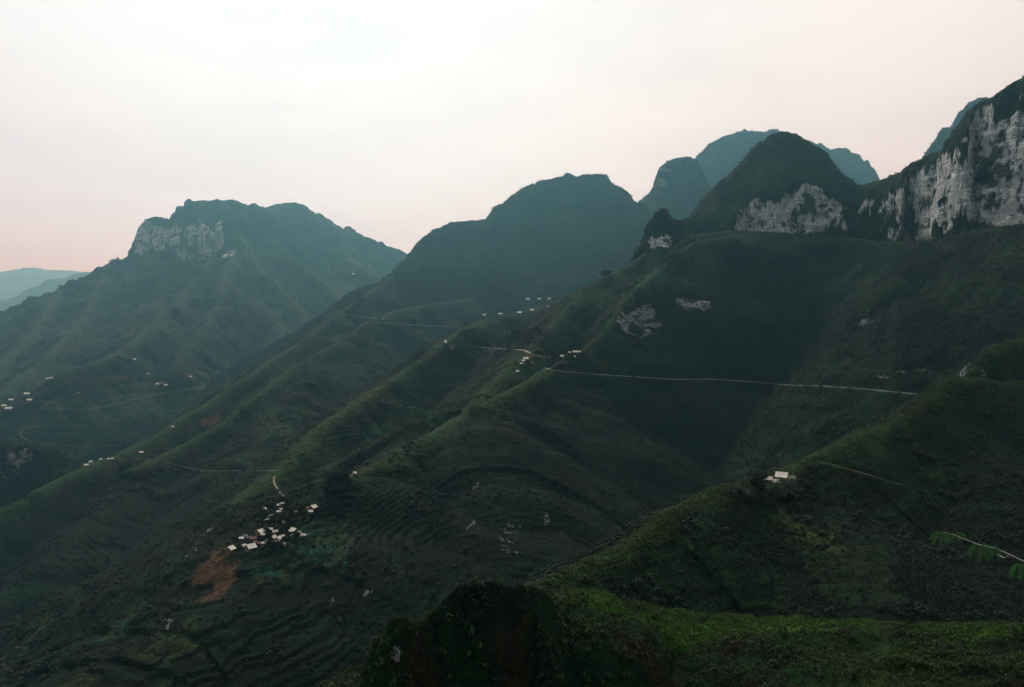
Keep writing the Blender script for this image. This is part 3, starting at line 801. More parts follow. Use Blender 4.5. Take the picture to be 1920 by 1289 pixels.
# ------------------------------------------------------------------ land objects
idx = np.arange(NC * NR, dtype=np.int32).reshape(NC, NR)
Q = np.stack([idx[:-1, :-1], idx[1:, :-1], idx[1:, 1:], idx[:-1, 1:]], -1).reshape(-1, 4)
fg = GR[Q[:, 0]]
names = {G_FORE: ('foreground_hill', M_FORE), G_NEAR: ('hill_ridge', M_NEAR), G_SPUR: ('terraced_mountainside', M_MID), G_CLIFF: ('cliff_mountain', M_MID),
         G_PEAK: ('karst_peaks', M_MID), G_HILL: ('valley_hills', M_MID), G_FARMT: ('far_mountain', M_FARM), G_FAR: ('distant_hills', M_FARM), G_FLOOR: ('valley_ground', M_FARM)}
labels = {G_FORE: 'nearest hill top with a dark knoll and a grassy saddle', G_NEAR: 'dark grassy ridge rising to the right behind the meadow',
          G_SPUR: 'long green spurs with terraced fields running down to the left', G_CLIFF: 'steep mountain with pale limestone cliffs and a green dome',
          G_PEAK: 'bluish wooded karst peaks on the middle skyline', G_HILL: 'low hills in the valley at the foot of the far mountain',
          G_FARMT: 'big hazy mountain with a rocky summit on the left', G_FAR: 'faint blue hill ranges at the left horizon', G_FLOOR: 'deep valley ground between the mountains'}
VV = np.stack([Xd, Yd, Z], 1)
remap = np.full(NC * NR, -1, np.int32)
for g, (nm, mt) in names.items():
    fq = Q[fg == g]
    if len(fq) == 0: continue
    vi = np.unique(fq)
    remap[vi] = np.arange(len(vi), dtype=np.int32)
    ca = np.concatenate([colr[vi], np.ones((len(vi), 1), np.float32)], 1)
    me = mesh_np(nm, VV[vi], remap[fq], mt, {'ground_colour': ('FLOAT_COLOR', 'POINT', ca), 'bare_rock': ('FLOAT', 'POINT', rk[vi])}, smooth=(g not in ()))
    o = link(nm, me)
    tagged(o, labels[g], kind='structure')

#@@OBJ_BEGIN
# ------------------------------------------------------------------ road ribbons
def road_mat(name, col):
    m, t = new_mat(name)
    pos = t.n('ShaderNodeTexCoord').outputs['Object']
    a = t.noise(pos, 0.35, 5, 0.7); b = t.noise(pos, 0.03, 3, 0.6)
    f = t.math('MULTIPLY', t.smooth(a, 0.3, 0.7, 0.75, 1.2), t.smooth(b, 0.38, 0.6, 0.55, 1.2))
    c = t.n('ShaderNodeVectorMath', operation='SCALE', i={0: tuple(col), 3: f}).outputs[0]
    return finish(m, t, c, 0.85, None, 0.2)


M_ROAD = road_mat('worn_concrete', (0.34, 0.33, 0.29))
M_RWALL = road_mat('road_edge_masonry', (0.30, 0.295, 0.26))
M_TRACK = road_mat('trodden_earth', (0.17, 0.15, 0.08))

for (nm, lab, wd, wl, line) in road_geo:
    n_ = len(line)
    tg = np.gradient(line, axis=0)
    nr_ = np.stack([-tg[:, 1], tg[:, 0]], 1)
    nr_ /= (np.linalg.norm(nr_, axis=1, keepdims=True) + 1e-6)
    # the valley side is the lower side
    prb = ground_z(line[:, 0] + nr_[:, 0] * 30, line[:, 1] + nr_[:, 1] * 30) - ground_z(line[:, 0] - nr_[:, 0] * 30, line[:, 1] - nr_[:, 1] * 30)
    if np.median(prb) > 0: nr_ = -nr_
    h = wd / 2
    top = 0.35 if wd > 4 else 0.0
    prof = [(-h, 0.0), (h - 0.3, 0.0), (h - 0.3, top), (h, top), (h + 0.15, -wl)]
    V = []; Fl = []; mi = []
    jit = rng.normal(0, 0.12, n_)
    for k in range(n_):
        for (o_, z_) in prof:
            o2 = o_ + (jit[k] if wd > 2 else 0)
            V.append((line[k, 0] + nr_[k, 0] * o2, line[k, 1] + nr_[k, 1] * o2, line[k, 2] + z_))
    np_ = len(prof)
    for k in range(n_ - 1):
        for j in range(np_ - 1):
            Fl.append((k * np_ + j, k * np_ + j + 1, (k + 1) * np_ + j + 1, (k + 1) * np_ + j)); mi.append(0 if j == 0 else 1)
    mats = [M_TRACK, M_TRACK] if wd < 4 else [M_ROAD, M_RWALL]
    o = link(nm, mesh_pf(nm, V, Fl, mats, mi))
    tagged(o, lab, kind='structure')

# ------------------------------------------------------------------ houses
M_ROOF = [simple('pale_roof_sheet', (0.82, 0.79, 0.70), 0.6, 0.16, 1.2), simple('grey_roof_sheet', (0.26, 0.25, 0.24), 0.8, 0.3, 1.2), simple('rusty_roof_sheet', (0.30, 0.17, 0.13), 0.8, 0.3, 1.2)]
M_WALL = simple('rammed_earth', (0.16, 0.12, 0.085), 0.95, 0.3, 1.0)
M_WOOD = simple('dark_wood', (0.05, 0.035, 0.025), 0.8, 0.3, 3.0)
M_WIN = simple('window_opening', (0.02, 0.022, 0.025), 0.3, 0.1, 3.0, spec=0.5)

# unit house: 1 long (x), 1 deep (y), wall top at 0.32, ridge at 0.32+0.28
WT, RH = 0.30, 0.34


def wall_mesh():
    a, b = 0.46, 0.42
    V = [(-a, -b, -0.35), (a, -b, -0.35), (a, b, -0.35), (-a, b, -0.35), (-a, -b, WT), (a, -b, WT), (a, b, WT), (-a, b, WT), (-a, 0, WT + RH * 0.86), (a, 0, WT + RH * 0.86)]
    Fl = [(0, 1, 5, 4), (2, 3, 7, 6), (1, 2, 6, 9, 5), (3, 0, 4, 8, 7)]
    return mesh_pf('wall', V, Fl, M_WALL)


def roof_mesh(mat, broken=0.0, r_=random.Random(1)):
    """two pitched sheets with thickness and eaves, each slope cut in strips so the corrugated sheets lap unevenly"""
    V = []; Fl = []
    nst = 6
    for s_ in (-1, 1):
        for k in range(nst):
            if r_.random() < broken: continue
            x0, x1 = -0.5 + k / nst, -0.5 + (k + 1) / nst
            dz = r_.uniform(-0.006, 0.006); e = 0.5 + r_.uniform(-0.012, 0.012)
            b = len(V)
            zt, ze = WT + RH + 0.03 + dz, WT - 0.035 + dz
            for (x_, y_, z_) in ((x0, 0, zt), (x1, 0, zt), (x1, s_ * e, ze), (x0, s_ * e, ze)):
                V.append((x_, y_, z_)); V.append((x_, y_, z_ - 0.025))
            Fl += [(b, b + 2, b + 4, b + 6), (b + 1, b + 7, b + 5, b + 3), (b + 4, b + 5, b + 7, b + 6), (b, b + 6, b + 7, b + 1), (b + 2, b + 3, b + 5, b + 4)]
    # ridge cap
    b = len(V)
    zt = WT + RH + 0.045
    for x_ in (-0.505, 0.505):
        V += [(x_, -0.045, zt - 0.022), (x_, 0, zt + 0.006), (x_, 0.045, zt - 0.022)]
    Fl += [(b, b + 1, b + 4, b + 3), (b + 1, b + 2, b + 5, b + 4)]
    return mesh_pf('roof', V, Fl, mat)


def box_mesh(name, x0, x1, y0, y1, z0, z1, mat):
    V = [(x0, y0, z0), (x1, y0, z0), (x1, y1, z0), (x0, y1, z0), (x0, y0, z1), (x1, y0, z1), (x1, y1, z1), (x0, y1, z1)]
    Fl = [(0, 3, 2, 1), (4, 5, 6, 7), (0, 1, 5, 4), (1, 2, 6, 5), (2, 3, 7, 6), (3, 0, 4, 7)]
    return mesh_pf(name, V, Fl, mat)


ME_WALL = wall_mesh()
ME_ROOF = [[roof_mesh(M_ROOF[k], 0.0, random.Random(10 * k + j)) for j in range(3)] for k in range(3)]
ME_DOOR = box_mesh('door', -0.06, 0.06, -0.435, -0.40, -0.02, 0.24, M_WOOD)
ME_W1 = box_mesh('window', -0.32, -0.2, -0.432, -0.40, 0.08, 0.22, M_WIN)
ME_W2 = box_mesh('window', 0.2, 0.32, -0.432, -0.40, 0.08, 0.22, M_WIN)
house_xy = []


def house(px, py, wpx, yaw, kind, label, group, depth=0.62, near=None, far=None, dpar=None):
    depth = min(1.0, depth * 1.15)
    """px, py: where the roof sits in the photo; wpx: its length there; the house itself stands on the land"""
    p = land(px, py + wpx * 0.22, far=far, near=near)
    if p is None:
        print('HOUSE MISS', label); return None
    L = max(4.0, 1.12 * wpx * p.y / F_PX)
    z = float(np.max(ground_z(np.array([p.x, p.x - L * .3, p.x + L * .3]), np.array([p.y, p.y, p.y])))) if False else p.z
    nm = 'house' if L > 6 else 'shed'
    r_ = bpy.data.objects.new(nm, None)
    COL.objects.link(r_)
    r_.location = (p.x, p.y, z - 0.02 * L)
    r_.rotation_euler = (0, 0, math.radians(yaw))
    r_.scale = (L, L * depth, min(L, 14) * 0.9)
    tagged(r_, label, 'house' if L > 6 else 'shed', group)
    link('wall', ME_WALL, r_)
    link('roof', rnd.choice(ME_ROOF[kind]), r_)
    if wpx >= 6:
        link('door', ME_DOOR, r_)
        link('window', ME_W1, r_); link('window', ME_W2, r_)
    house_xy.append((p.x, p.y, L))
    return r_


VG = 'houses of the village on the lower spur'
for h in [
    (432, 1030, 14, 72, 0, 'white-roofed house standing apart at the lower left end of the village, above the red earth', 0.85),
    (470, 1027, 16, 48, 0, 'largest white-roofed house in the bottom row of the village', 0.85),
    (457, 1024, 5, 60, 0, 'tiny white shed just left of the largest house in the bottom row', 0.8),
    (488, 998, 13, 60, 0, 'tall pale-roofed house at the top of the dense left cluster of the village', 0.9),
    (494, 1003, 9, -20, 0, 'pale annex roof on the right side of the tall house in the left cluster', 0.6),
    (480, 999, 7, 10, 0, 'small flat white roof touching the left side of the tall pale house', 0.5),
    (452, 1010, 8, 30, 0, 'small round-looking white house at the left edge of the dense cluster', 0.9),
    (460, 1006, 5, 20, 1, 'small grey-roofed hut right of the round-looking white house', 0.8),
    (467, 1010, 9, 40, 1, 'grey-roofed house in the middle of the left cluster', 0.8),
    (478, 1010, 6, 0, 2, 'small brownish roof between the grey house and the tall pale house', 0.7),
    (487, 1020, 6, 20, 2, 'small pinkish roof in the gap right of the largest bottom-row house', 0.6),
    (493, 1020, 5, 50, 0, 'tiny white shed at the right end of the bottom row', 0.6),
    (478, 1017, 6, 60, 1, 'dull grey hut right above the largest bottom-row house', 0.6),
    (508, 993, 6, 0, 0, 'small white roof above the chevron-roofed house in the village centre', 0.6),
    (516, 998, 10, 25, 0, 'long narrow white roof bent across the village centre', 0.35),
    (513, 1009, 12, 78, 0, 'white chevron-roofed house in the village centre', 0.55),
    (526, 1010, 11, -40, 0, 'L-shaped light-roofed house right of the chevron-roofed house', 0.6),
    (530, 1006, 6, 50, 0, 'small wing above the L-shaped light-roofed house', 0.5),
    (520, 1016, 8, 20, 1, 'grey roof just below the chevron-roofed house', 0.7),
    (551, 996, 14, -38, 0, 'broad white-roofed house at the upper right of the lower village', 0.9),
    (561, 1000, 10, -30, 0, 'narrow white roof stepping down right of the broad house', 0.45),
    (570, 1006, 11, -25, 0, 'white house at the right end of the lower village', 0.55),
    (548, 1004, 8, -20, 1, 'dim grey-green roof below the broad white house', 0.7),
    (496, 955, 8, 75, 0, 'small white house highest on the left, below the footpath', 0.7),
    (523, 949, 7, 10, 0, 'small white roof at the top of the upper village row', 0.8),
    (529, 946, 7, 40, 0, 'thin white roof slanting up from the top of the upper row', 0.35),
    (522, 961, 9, 50, 0, 'bright cream house in the middle of the upper village row', 0.8),
    (527, 956, 5, 50, 0, 'tiny annex touching the upper right corner of the cream house', 0.5),
    (508, 969, 9, 60, 0, 'white house with a small yard, below the cream house', 0.8),
    (500, 976, 7, 60, 0, 'small white house lowest in the upper village row', 0.8),
    (587, 952, 12, 62, 0, 'bright cream house on its own at the upper right of the village', 0.9),
    (582, 960, 8, 30, 0, 'small white house just below the bright cream house on the upper right', 0.7),
    (576, 954, 6, 60, 2, 'small brown hut left of the bright cream house on the upper right', 0.8),
    (554, 961, 7, 60, 1, 'pale grey broken roof halfway between the two upper rows', 0.6),
    (533, 980, 5, 20, 1, 'tiny grey hut alone among the trees above the village centre', 0.8),
    (500, 1014, 6, 70, 1, 'thin grey roof right of the left cluster', 0.35),
    (534, 1021, 5, -30, 1, 'tiny grey roof lowest on the right below the L-shaped house', 0.5),
]:
    house(h[0], h[1], h[2], h[3], h[4], h[5], VG, h[6])
for h in [
    (664, 888, 8, 30, 0, 'white house high on the spur right of the tall dark trees'),
    (656, 893, 7, 30, 0, 'small white house next to the tall dark trees on the spur'),
]:
    house(h[0], h[1], h[2], h[3], h[4], h[5], 'houses beside the tall dark trees', 0.6)
FG_ = 'farm buildings on the nearer ridge'
house(1466, 894, 20, -30, 0, 'bright white-roofed farmhouse on the crest of the nearer ridge', FG_, 0.75)
house(1441, 900, 13, -30, 0, 'pale long farm building left of the bright farmhouse', FG_, 0.5)
house(1456, 905, 12, -30, 0, 'pale-roofed barn half hidden by trees below the bright farmhouse', FG_, 0.5)
house(1483, 900, 5, 0, 1, 'small grey shed at the right corner of the bright farmhouse', FG_, 0.8)
MG = 'houses by the hairpin road on the middle spurs'
for h in [
    (986, 673, 9, 5, 0, 'white house just below the red road bank'), (981, 678, 6, 0, 0, 'small white house second below the red road bank'),
    (977, 682, 5, 20, 0, 'tiny white shed third below the red road bank'), (995, 682, 5, 20, 1, 'small grey roof right of the houses below the red road bank'), (970, 697, 6, 10, 0, 'lone small white house lowest on the spur under the red road bank'),
    (1053, 671, 7, 30, 0, 'white house nearest to the road end, left of the wooded hamlet'), (1062, 667, 5, 40, 0, 'small white house second in the wooded hamlet above the long road'),
    (1068, 662, 5, 20, 0, 'tiny white roof in the middle of the wooded hamlet'), (1078, 661, 8, 0, 0, 'long white house at the top of the wooded hamlet'),
    (1085, 661, 7, 0, 0, 'bright white house at the right end of the wooded hamlet'), (1077, 669, 4, 0, 0, 'tiny pale hut under the long white house of the wooded hamlet'),
]:
    house(h[0], h[1], h[2], h[3], h[4], h[5], MG, 0.6)
UG = 'houses of the upper terraced hamlet'
for h in [
    (989, 562, 7, 20, 0, 'white house at the upper left of the high hamlet'), (1011, 562, 6, 0, 0, 'white house in the middle of the top row of the high hamlet'),
    (1030, 561, 6, 10, 0, 'white house at the right end of the top row of the high hamlet'), (974, 587, 8, 0, 0, 'brightest white house below the red field of the high hamlet'),
    (997, 581, 7, 0, 0, 'white house right of the red field in the high hamlet'), (1015, 575, 4, 0, 1, 'tiny grey hut between the two rows of the high hamlet'),
    (1027, 576, 7, 0, 1, 'grey house on the right of the lower row of the high hamlet'), (938, 589, 7, 0, 0, 'lone white house left of the high hamlet by a dark bush'),
    (908, 592, 5, 0, 0, 'small white house above the bright green terraces'),
]:
    house(h[0], h[1], h[2], h[3], h[4], h[5], UG, 0.6)
LG = 'houses scattered in the left valley'
for h in [
    (663, 514, 5, 0, 0, 'lone white house high on the far mountain near the notch'),
    (252, 674, 6, 0, 0, 'lone white house in the middle of the far slope'), (278, 702, 5, 0, 0, 'tiny white house just above the rounded hill'),
    (357, 706, 6, 0, 0, 'white house beside the red patch right of the rounded hill'), (295, 720, 6, 0, 0, 'left white house of the small group on the rounded hill shoulder'),
    (303, 719, 7, 0, 2, 'pinkish house between two white ones on the rounded hill shoulder'), (311, 723, 6, 0, 0, 'right white house of the small group on the rounded hill shoulder'),
    (88, 710, 6, 0, 0, 'left of two small white houses side by side on the far slope'), (96, 709, 6, 0, 0, 'right of two small white houses side by side on the far slope'),
    (51, 739, 10, 0, 0, 'long white house highest of the group at the left edge'), (21, 747, 8, 10, 0, 'pale house left of the long white house at the left edge'),
    (56, 750, 9, 0, 0, 'white house on the valley road below the long white house'), (8, 761, 8, 0, 0, 'white house at the left edge of the photo by the road'),
    (17, 765, 12, 0, 0, 'long white house lowest by the road at the left edge'), (120, 624, 6, 0, 1, 'faint grey house on the shoulder of the far mountain'),
    (148, 735, 5, 0, 1, 'small grey hut on the left flank of the rounded hill'),
]:
    house(h[0], h[1], h[2], h[3], h[4], h[5], LG, 0.5)
CG = 'houses on the shoulder of the lower left spur'
for h in [
    (162, 873, 7, 20, 0, 'white house lowest at the tip of the lower left spur'), (170, 867, 6, 20, 0, 'small white house just above the one at the spur tip'),
    (189, 862, 5, 0, 0, 'tiny white house midway along the lower left spur shoulder'), (204, 861, 5, 0, 0, 'left of two tiny houses where the dirt track starts'),
    (211, 861, 5, 0, 0, 'right of two tiny houses where the dirt track starts'), (265, 849, 7, 20, 0, 'lone white house above the dirt track'),
    (311, 852, 4, 0, 2, 'tiny reddish hut right of the lone house above the dirt track'), (324, 801, 5, 0, 0, 'lone white house on the crest of the lower left spur'),
]:
    house(h[0], h[1], h[2], h[3], h[4], h[5], CG, 0.6)

# ------------------------------------------------------------------ trees
M_TRUNK = simple('bark', (0.06, 0.05, 0.04), 0.9, 0.3, 2.0)
M_LEAF_D = leaf_mat('dark_tree_leaves', (0.0025, 0.007, 0.005), (0.010, 0.022, 0.013), 0.1)
M_LEAF_G = leaf_mat('orchard_glint_leaves', (0.004, 0.013, 0.007), (0.15, 0.22, 0.16), 0.1)  # pale end of the range paints leaf glints into the colour


def tube(V, Fl, a, b, ra, rb, n=6):
    a, b = Vector(a), Vector(b); d_ = (b - a).normalized()
    u_ = d_.orthogonal().normalized(); v_ = d_.cross(u_)
    s0 = len(V)
    for (c, r_) in ((a, ra), (b, rb)):
        for k in range(n):
            an = 2 * math.pi * k / n
            V.append(tuple(c + u_ * math.cos(an) * r_ + v_ * math.sin(an) * r_))
    for k in range(n):
        Fl.append((s0 + k, s0 + (k + 1) % n, s0 + n + (k + 1) % n, s0 + n + k))


def tree_meshes(seed, leafm, hgt=1.0, spread=0.42, nleaf=700, ls=0.035, tall=1.0):
    """unit-height tree: tapered trunk with limbs; crown of leaf sprays gathered at the limb ends"""
    r_ = random.Random(seed)
    V = []; Fl = []
    p = Vector((0, 0, -0.08)); rad = 0.035; ends = []
    path = [p.copy()]
    for k in range(4):
        q = p + Vector((r_.uniform(-.03, .03), r_.uniform(-.03, .03), 0.2))
        tube(V, Fl, p, q, rad, rad * 0.75); rad *= 0.75; p = q; path.append(p.copy())
    for k in range(9):
        st = path[r_.choice((2, 3, 3, 4, 4))]
        an = k * 2.4 + r_.uniform(-.4, .4)
        ln = r_.uniform(0.6, 1.0) * spread
        e = st + Vector((math.cos(an) * ln, math.sin(an) * ln, r_.uniform(0.05, 0.34) * tall))
        mid = (st + e) / 2 + Vector((0, 0, 0.03))
        tube(V, Fl, st, mid, 0.014, 0.010, 5); tube(V, Fl, mid, e, 0.010, 0.004, 5)
        ends.append(e); ends.append(mid)
    ends.append(p + Vector((0, 0, 0.14)))
    tm = mesh_pf('trunk', V, Fl, M_TRUNK)
    LV = []; LF = []; sh = []
    for k in range(nleaf):
        c = r_.choice(ends)
        rr = 0.15 * (0.6 + 0.8 * r_.random())
        v = Vector((r_.gauss(0, 1), r_.gauss(0, 1), r_.gauss(0, 0.75)))
        v = v.normalized() * rr * r_.random() ** 0.4
        c = c + v
        a = Vector((r_.gauss(0, 1), r_.gauss(0, 1), r_.gauss(0, .6))).normalized() * ls * r_.uniform(.6, 1.4)
        b = a.cross(Vector((r_.gauss(0, 1), r_.gauss(0, 1), r_.gauss(0, 1)))).normalized() * ls * r_.uniform(.4, .8)
        s0 = len(LV)
        LV += [c - a, c + b, c + a, c - b]
        LF.append((s0, s0 + 1, s0 + 2, s0 + 3))
        s_ = r_.random() ** 2.0
        sh += [s_] * 4
    cm = mesh_np('crown', [tuple(v) for v in LV], LF, leafm, {'leaf_shade': ('FLOAT', 'POINT', sh)})
    return tm, cm


TREES = {'d': [tree_meshes(s_, M_LEAF_D, nleaf=1000, ls=0.05, spread=0.48) for s_ in (1, 2, 3)],
         'g': [tree_meshes(s_, M_LEAF_G, nleaf=1100, ls=0.032, spread=0.6) for s_ in (4, 5)],
         't': [tree_meshes(s_, M_LEAF_D, nleaf=2200, ls=0.034, spread=0.30, tall=0.8) for s_ in (6, 7)]}


def tree(px, py, hpx, kind, label, group, near=None, far=None):
    p = land(px, py, far=far, near=near)
    if p is None:
        print('TREE MISS', label); return
    H = max(2.5, hpx * p.y / F_PX)
    r_ = bpy.data.objects.new('tree', None); COL.objects.link(r_)
    r_.location = p
    r_.rotation_euler = (0, 0, rnd.uniform(0, 6.28))
    r_.scale = (H * rnd.uniform(.9, 1.15), H * rnd.uniform(.9, 1.15), H)
    tagged(r_, label, 'tree', group)
    t_, c_ = rnd.choice(TREES[kind])
    link('trunk', t_, r_); link('crown', c_, r_)


for a in [
    (628, 938, 50, 't', 'tallest dark tree of the clump on the spur above the village'),
    (643, 930, 44, 't', 'dark tree at the right of the tall clump beside the white houses'),
    (618, 932, 34, 't', 'shorter dark tree at the left of the tall clump'),
    (636, 946, 36, 'd', 'bushy dark tree at the foot of the tall clump'),
]:
    tree(*a, 'tall dark trees on the spur')
for a in [
    (446, 1022, 12, 'd', 'dark tree between the lone left house and the round-looking one'), (463, 1020, 10, 'd', 'dark tree above the tiny shed of the bottom row'),
    (475, 1006, 11, 'd', 'dark tree left of the tall pale house'), (500, 1006, 13, 'd', 'dark tree right of the tall pale house'), (486, 1014, 10, 'd', 'dark tree in the middle of the left cluster'),
    (505, 1019, 12, 'd', 'dark tree below the chevron-roofed house'), (535, 1000, 15, 'd', 'dark tree above the L-shaped house'), (541, 1012, 14, 'd', 'dark tree right of the L-shaped house'),
    (556, 1014, 14, 'd', 'dark tree below the dim grey-green roof'), (572, 1018, 12, 'd', 'dark tree below the right end of the lower village'), (540, 984, 15, 'd', 'dark tree right of the tiny grey hut'),
    (524, 985, 14, 'd', 'dark tree left of the tiny grey hut'), (513, 979, 13, 'd', 'dark tree below the white house with a yard'), (490, 966, 11, 'd', 'dark tree left of the upper village row'),
    (536, 962, 13, 'd', 'dark tree right of the cream house in the upper row'), (546, 972, 14, 'd', 'dark tree below the broken grey roof'), (566, 962, 13, 'd', 'dark tree left of the brown hut'),
    (595, 966, 10, 'd', 'dark tree right of the bright cream house'), (560, 985, 12, 'd', 'dark tree above the broad white house'), (514, 1026, 10, 'd', 'dark tree lowest below the village centre'),
    (440, 1018, 10, 'd', 'dark tree just above the lone left house'),
]:
    tree(*a, 'trees between the village houses')
for a in [
    (1393, 916, 26, 'g', 'glossy-leaved tree at the left end of the farm'), (1408, 902, 24, 'g', 'glinting tree upper left of the farm buildings'), (1380, 932, 20, 'g', 'low tree at the lower left of the farm'),
    (1402, 942, 22, 'g', 'silvery tree below the left end of the farm'), (1422, 928, 24, 'd', 'dark tree between the silvery tree and the barn'), (1438, 938, 22, 'g', 'pale tree lowest below the barn'),
    (1452, 928, 20, 'g', 'pale tree directly below the barn'), (1478, 928, 26, 'g', 'glinting tree below the bright farmhouse'), (1492, 936, 20, 'g', 'small pale tree at the right end of the farm'),
    (1430, 908, 16, 'd', 'dark tree left of the long farm building'), (1464, 938, 16, 'g', 'low pale bush-like tree below the farm yard'), (1416, 915, 20, 'd', 'dark tree behind the silvery tree of the farm'),
    (1502, 956, 10, 'g', 'little tree alone below right of the farm'),
]:
    tree(a[0], a[1], a[2] * 1.25, *a[3:], 'trees around the farm on the nearer ridge')
for a in [
    (1133, 524, 16, 'd', 'dark tree on the crest of the spur left of the pinnacle'), (1142, 520, 12, 'd', 'smaller dark tree right beside the crest tree'), (1096, 552, 10, 'd', 'small dark tree lower on the same crest'),
    (1073, 657, 14, 'd', 'dark tree behind the long white house of the wooded hamlet'), (1084, 655, 13, 'd', 'dark tree behind the bright white house of the wooded hamlet'), (1058, 664, 9, 'd', 'dark tree left in the wooded hamlet'),
    (1066, 676, 11, 'd', 'dark tree below the houses of the wooded hamlet'), (1090, 674, 12, 'd', 'dark tree at the right end of the wooded hamlet'), (1050, 682, 10, 'd', 'dark tree below the house nearest to the road'),
    (871, 632, 12, 'd', 'tree on the crest above the road hairpin'), (861, 640, 9, 'd', 'small tree just above the road hairpin'), (930, 590, 9, 'd', 'dark bush-like tree beside the lone house of the high hamlet'),
    (1040, 570, 9, 'd', 'dark tree right of the high hamlet'), (873, 613, 9, 'd', 'dark tree at the left of the bright green terraces'), (990, 688, 10, 'd', 'dark tree below the houses under the red bank'),
]:
    tree(*a, 'trees on the middle spurs')
for a in [
    (113, 542, 7, 'd', 'lowest of the tiny trees on the left skyline'), (127, 535, 6, 'd', 'second tiny tree up the left skyline'), (150, 527, 6, 'd', 'third tiny tree up the left skyline'),
    (208, 494, 6, 'd', 'tiny tree on the left skyline left of a pair'), (213, 492, 7, 'd', 'left of a pair of tiny skyline trees'), (221, 489, 6, 'd', 'right of a pair of tiny skyline trees'),
    (243, 482, 7, 'd', 'tiny tree next to the rocky summit of the far mountain'), (32, 582, 6, 'd', 'tiny tree lowest on the left skyline near the photo edge'),
]:
    tree(*a, 'tiny trees on the left skyline')

# ------------------------------------------------------------------ pole on the saddle under the cliff
pp_ = land(1698, 323)
if pp_ is not None:
    r_ = bpy.data.objects.new('utility_pole', None); COL.objects.link(r_)
    r_.location = pp_
    tagged(r_, 'thin pole with a cross arm on the saddle left of the great cliff', 'pole')
    V = []; Fl = []; tube(V, Fl, (0, 0, -3), (0, 0, 11), 0.45, 0.3, 8)
    link('post', mesh_pf('post', V, Fl, M_WOOD), r_)
    link('crossarm', box_mesh('crossarm', -2.2, 2.2, -0.2, 0.2, 8.6, 9.1, M_WOOD), r_)
pp_ = land(1879, 184)
if pp_ is not None:
    r_ = bpy.data.objects.new('flagpole', None); COL.objects.link(r_)
    r_.location = pp_
    tagged(r_, 'short pole with a small red flag on top of the great cliff', 'flagpole')
    V = []; Fl = []; tube(V, Fl, (0, 0, -2), (0, 0, 6), 0.22, 0.18, 8)
    link('post', mesh_pf('post', V, Fl, M_WOOD), r_)
    V = []; Fl = []
    for k in range(6):
        y_ = 0.15 * math.sin(k * 1.3)
        V += [(0.2 + k * 0.6, y_, 3.9), (0.2 + k * 0.6, y_, 5.9)]
    for k in range(5): Fl.append((2 * k, 2 * k + 2, 2 * k + 3, 2 * k + 1))
    me = mesh_pf('flag', V, Fl, simple('red_cloth', (0.45, 0.03, 0.03), 0.8, 0.1, 1.0))
    fo = link('flag', me, r_)
    sm = fo.modifiers.new('thick', 'SOLIDIFY'); sm.thickness = 0.05

# ------------------------------------------------------------------ scrub: clumps of leaves growing on the slopes
def clump(seed, n, flat=0.8, ls=0.5):
    r_ = np.random.default_rng(seed)
    v = r_.normal(size=(n, 3)); v /= np.linalg.norm(v, axis=1, keepdims=True)
    v[:, 2] = np.abs(v[:, 2]) * flat
    c = v * (0.55 + 0.35 * r_.random((n, 1))) * np.array([[0.5, 0.5, 0.9]])
    a = np.cross(v, r_.normal(size=(n, 3))); a /= np.linalg.norm(a, axis=1, keepdims=True)
    b = np.cross(a, v + r_.normal(size=(n, 3)) * 0.35); b /= np.linalg.norm(b, axis=1, keepdims=True)
    s_ = ls * (0.6 + 0.8 * r_.random((n, 1)))
    T = np.stack([c - a * s_ * .5, c + a * s_ * .5, c + b * s_], 1)    # n,3,3
    return T.reshape(-1, 3).astype(np.float32)


def scatter(name, label, pts, size, templ, mat, squash=1.0, shade_lo=0.0):
    n = len(pts)
    if n == 0: return
    Vs = []; Fs = []; Sh = []
    off = 0
    pick = rng.integers(0, len(templ), n)
    ang = rng.random(n) * 6.283
    shd = rng.random(n) ** 1.6
    for k, T in enumerate(templ):
        m = np.nonzero(pick == k)[0]
        if m.size == 0: continue
        ca, sa = np.cos(ang[m])[:, None], np.sin(ang[m])[:, None]
        s_ = size[m][:, None]
        x_ = (T[None, :, 0] * ca - T[None, :, 1] * sa) * s_ + pts[m, 0][:, None]
        y_ = (T[None, :, 0] * sa + T[None, :, 1] * ca) * s_ + pts[m, 1][:, None]
        z_ = T[None, :, 2] * s_ * squash + pts[m, 2][:, None]
        V = np.stack([x_, y_, z_], -1).reshape(-1, 3)
        nt_ = T.shape[0] // 3
        Vs.append(V); Fs.append(np.arange(len(V), dtype=np.int32).reshape(-1, 3) + off); off += len(V)
        sh = np.clip(shade_lo + shd[m][:, None] * 0.45 + rng.random((m.size, nt_)) ** 5 * 0.8 - 0.08, 0, 1)
        Sh.append(np.repeat(sh, 3, axis=1).ravel())
    me = mesh_np(name, np.concatenate(Vs), np.concatenate(Fs), mat, {'leaf_shade': ('FLOAT', 'POINT', np.concatenate(Sh))})
    o = link(name, me)
    tagged(o, label, kind='stuff')


area = np.abs(np.gradient(XX, axis=0) * np.gradient(YY, axis=1)).ravel()
seen = VIS.ravel()
seen = seen | np.roll(seen, 3) | np.roll(seen, -3)
inview = (np.abs((X / Y)) < 0.72) & seen
hx = np.array(house_xy, np.float32) if house_xy else np.zeros((0, 3), np.float32)
roadp = np.concatenate([r5[4] for r5 in road_geo]) if road_geo else np.zeros((0, 3))


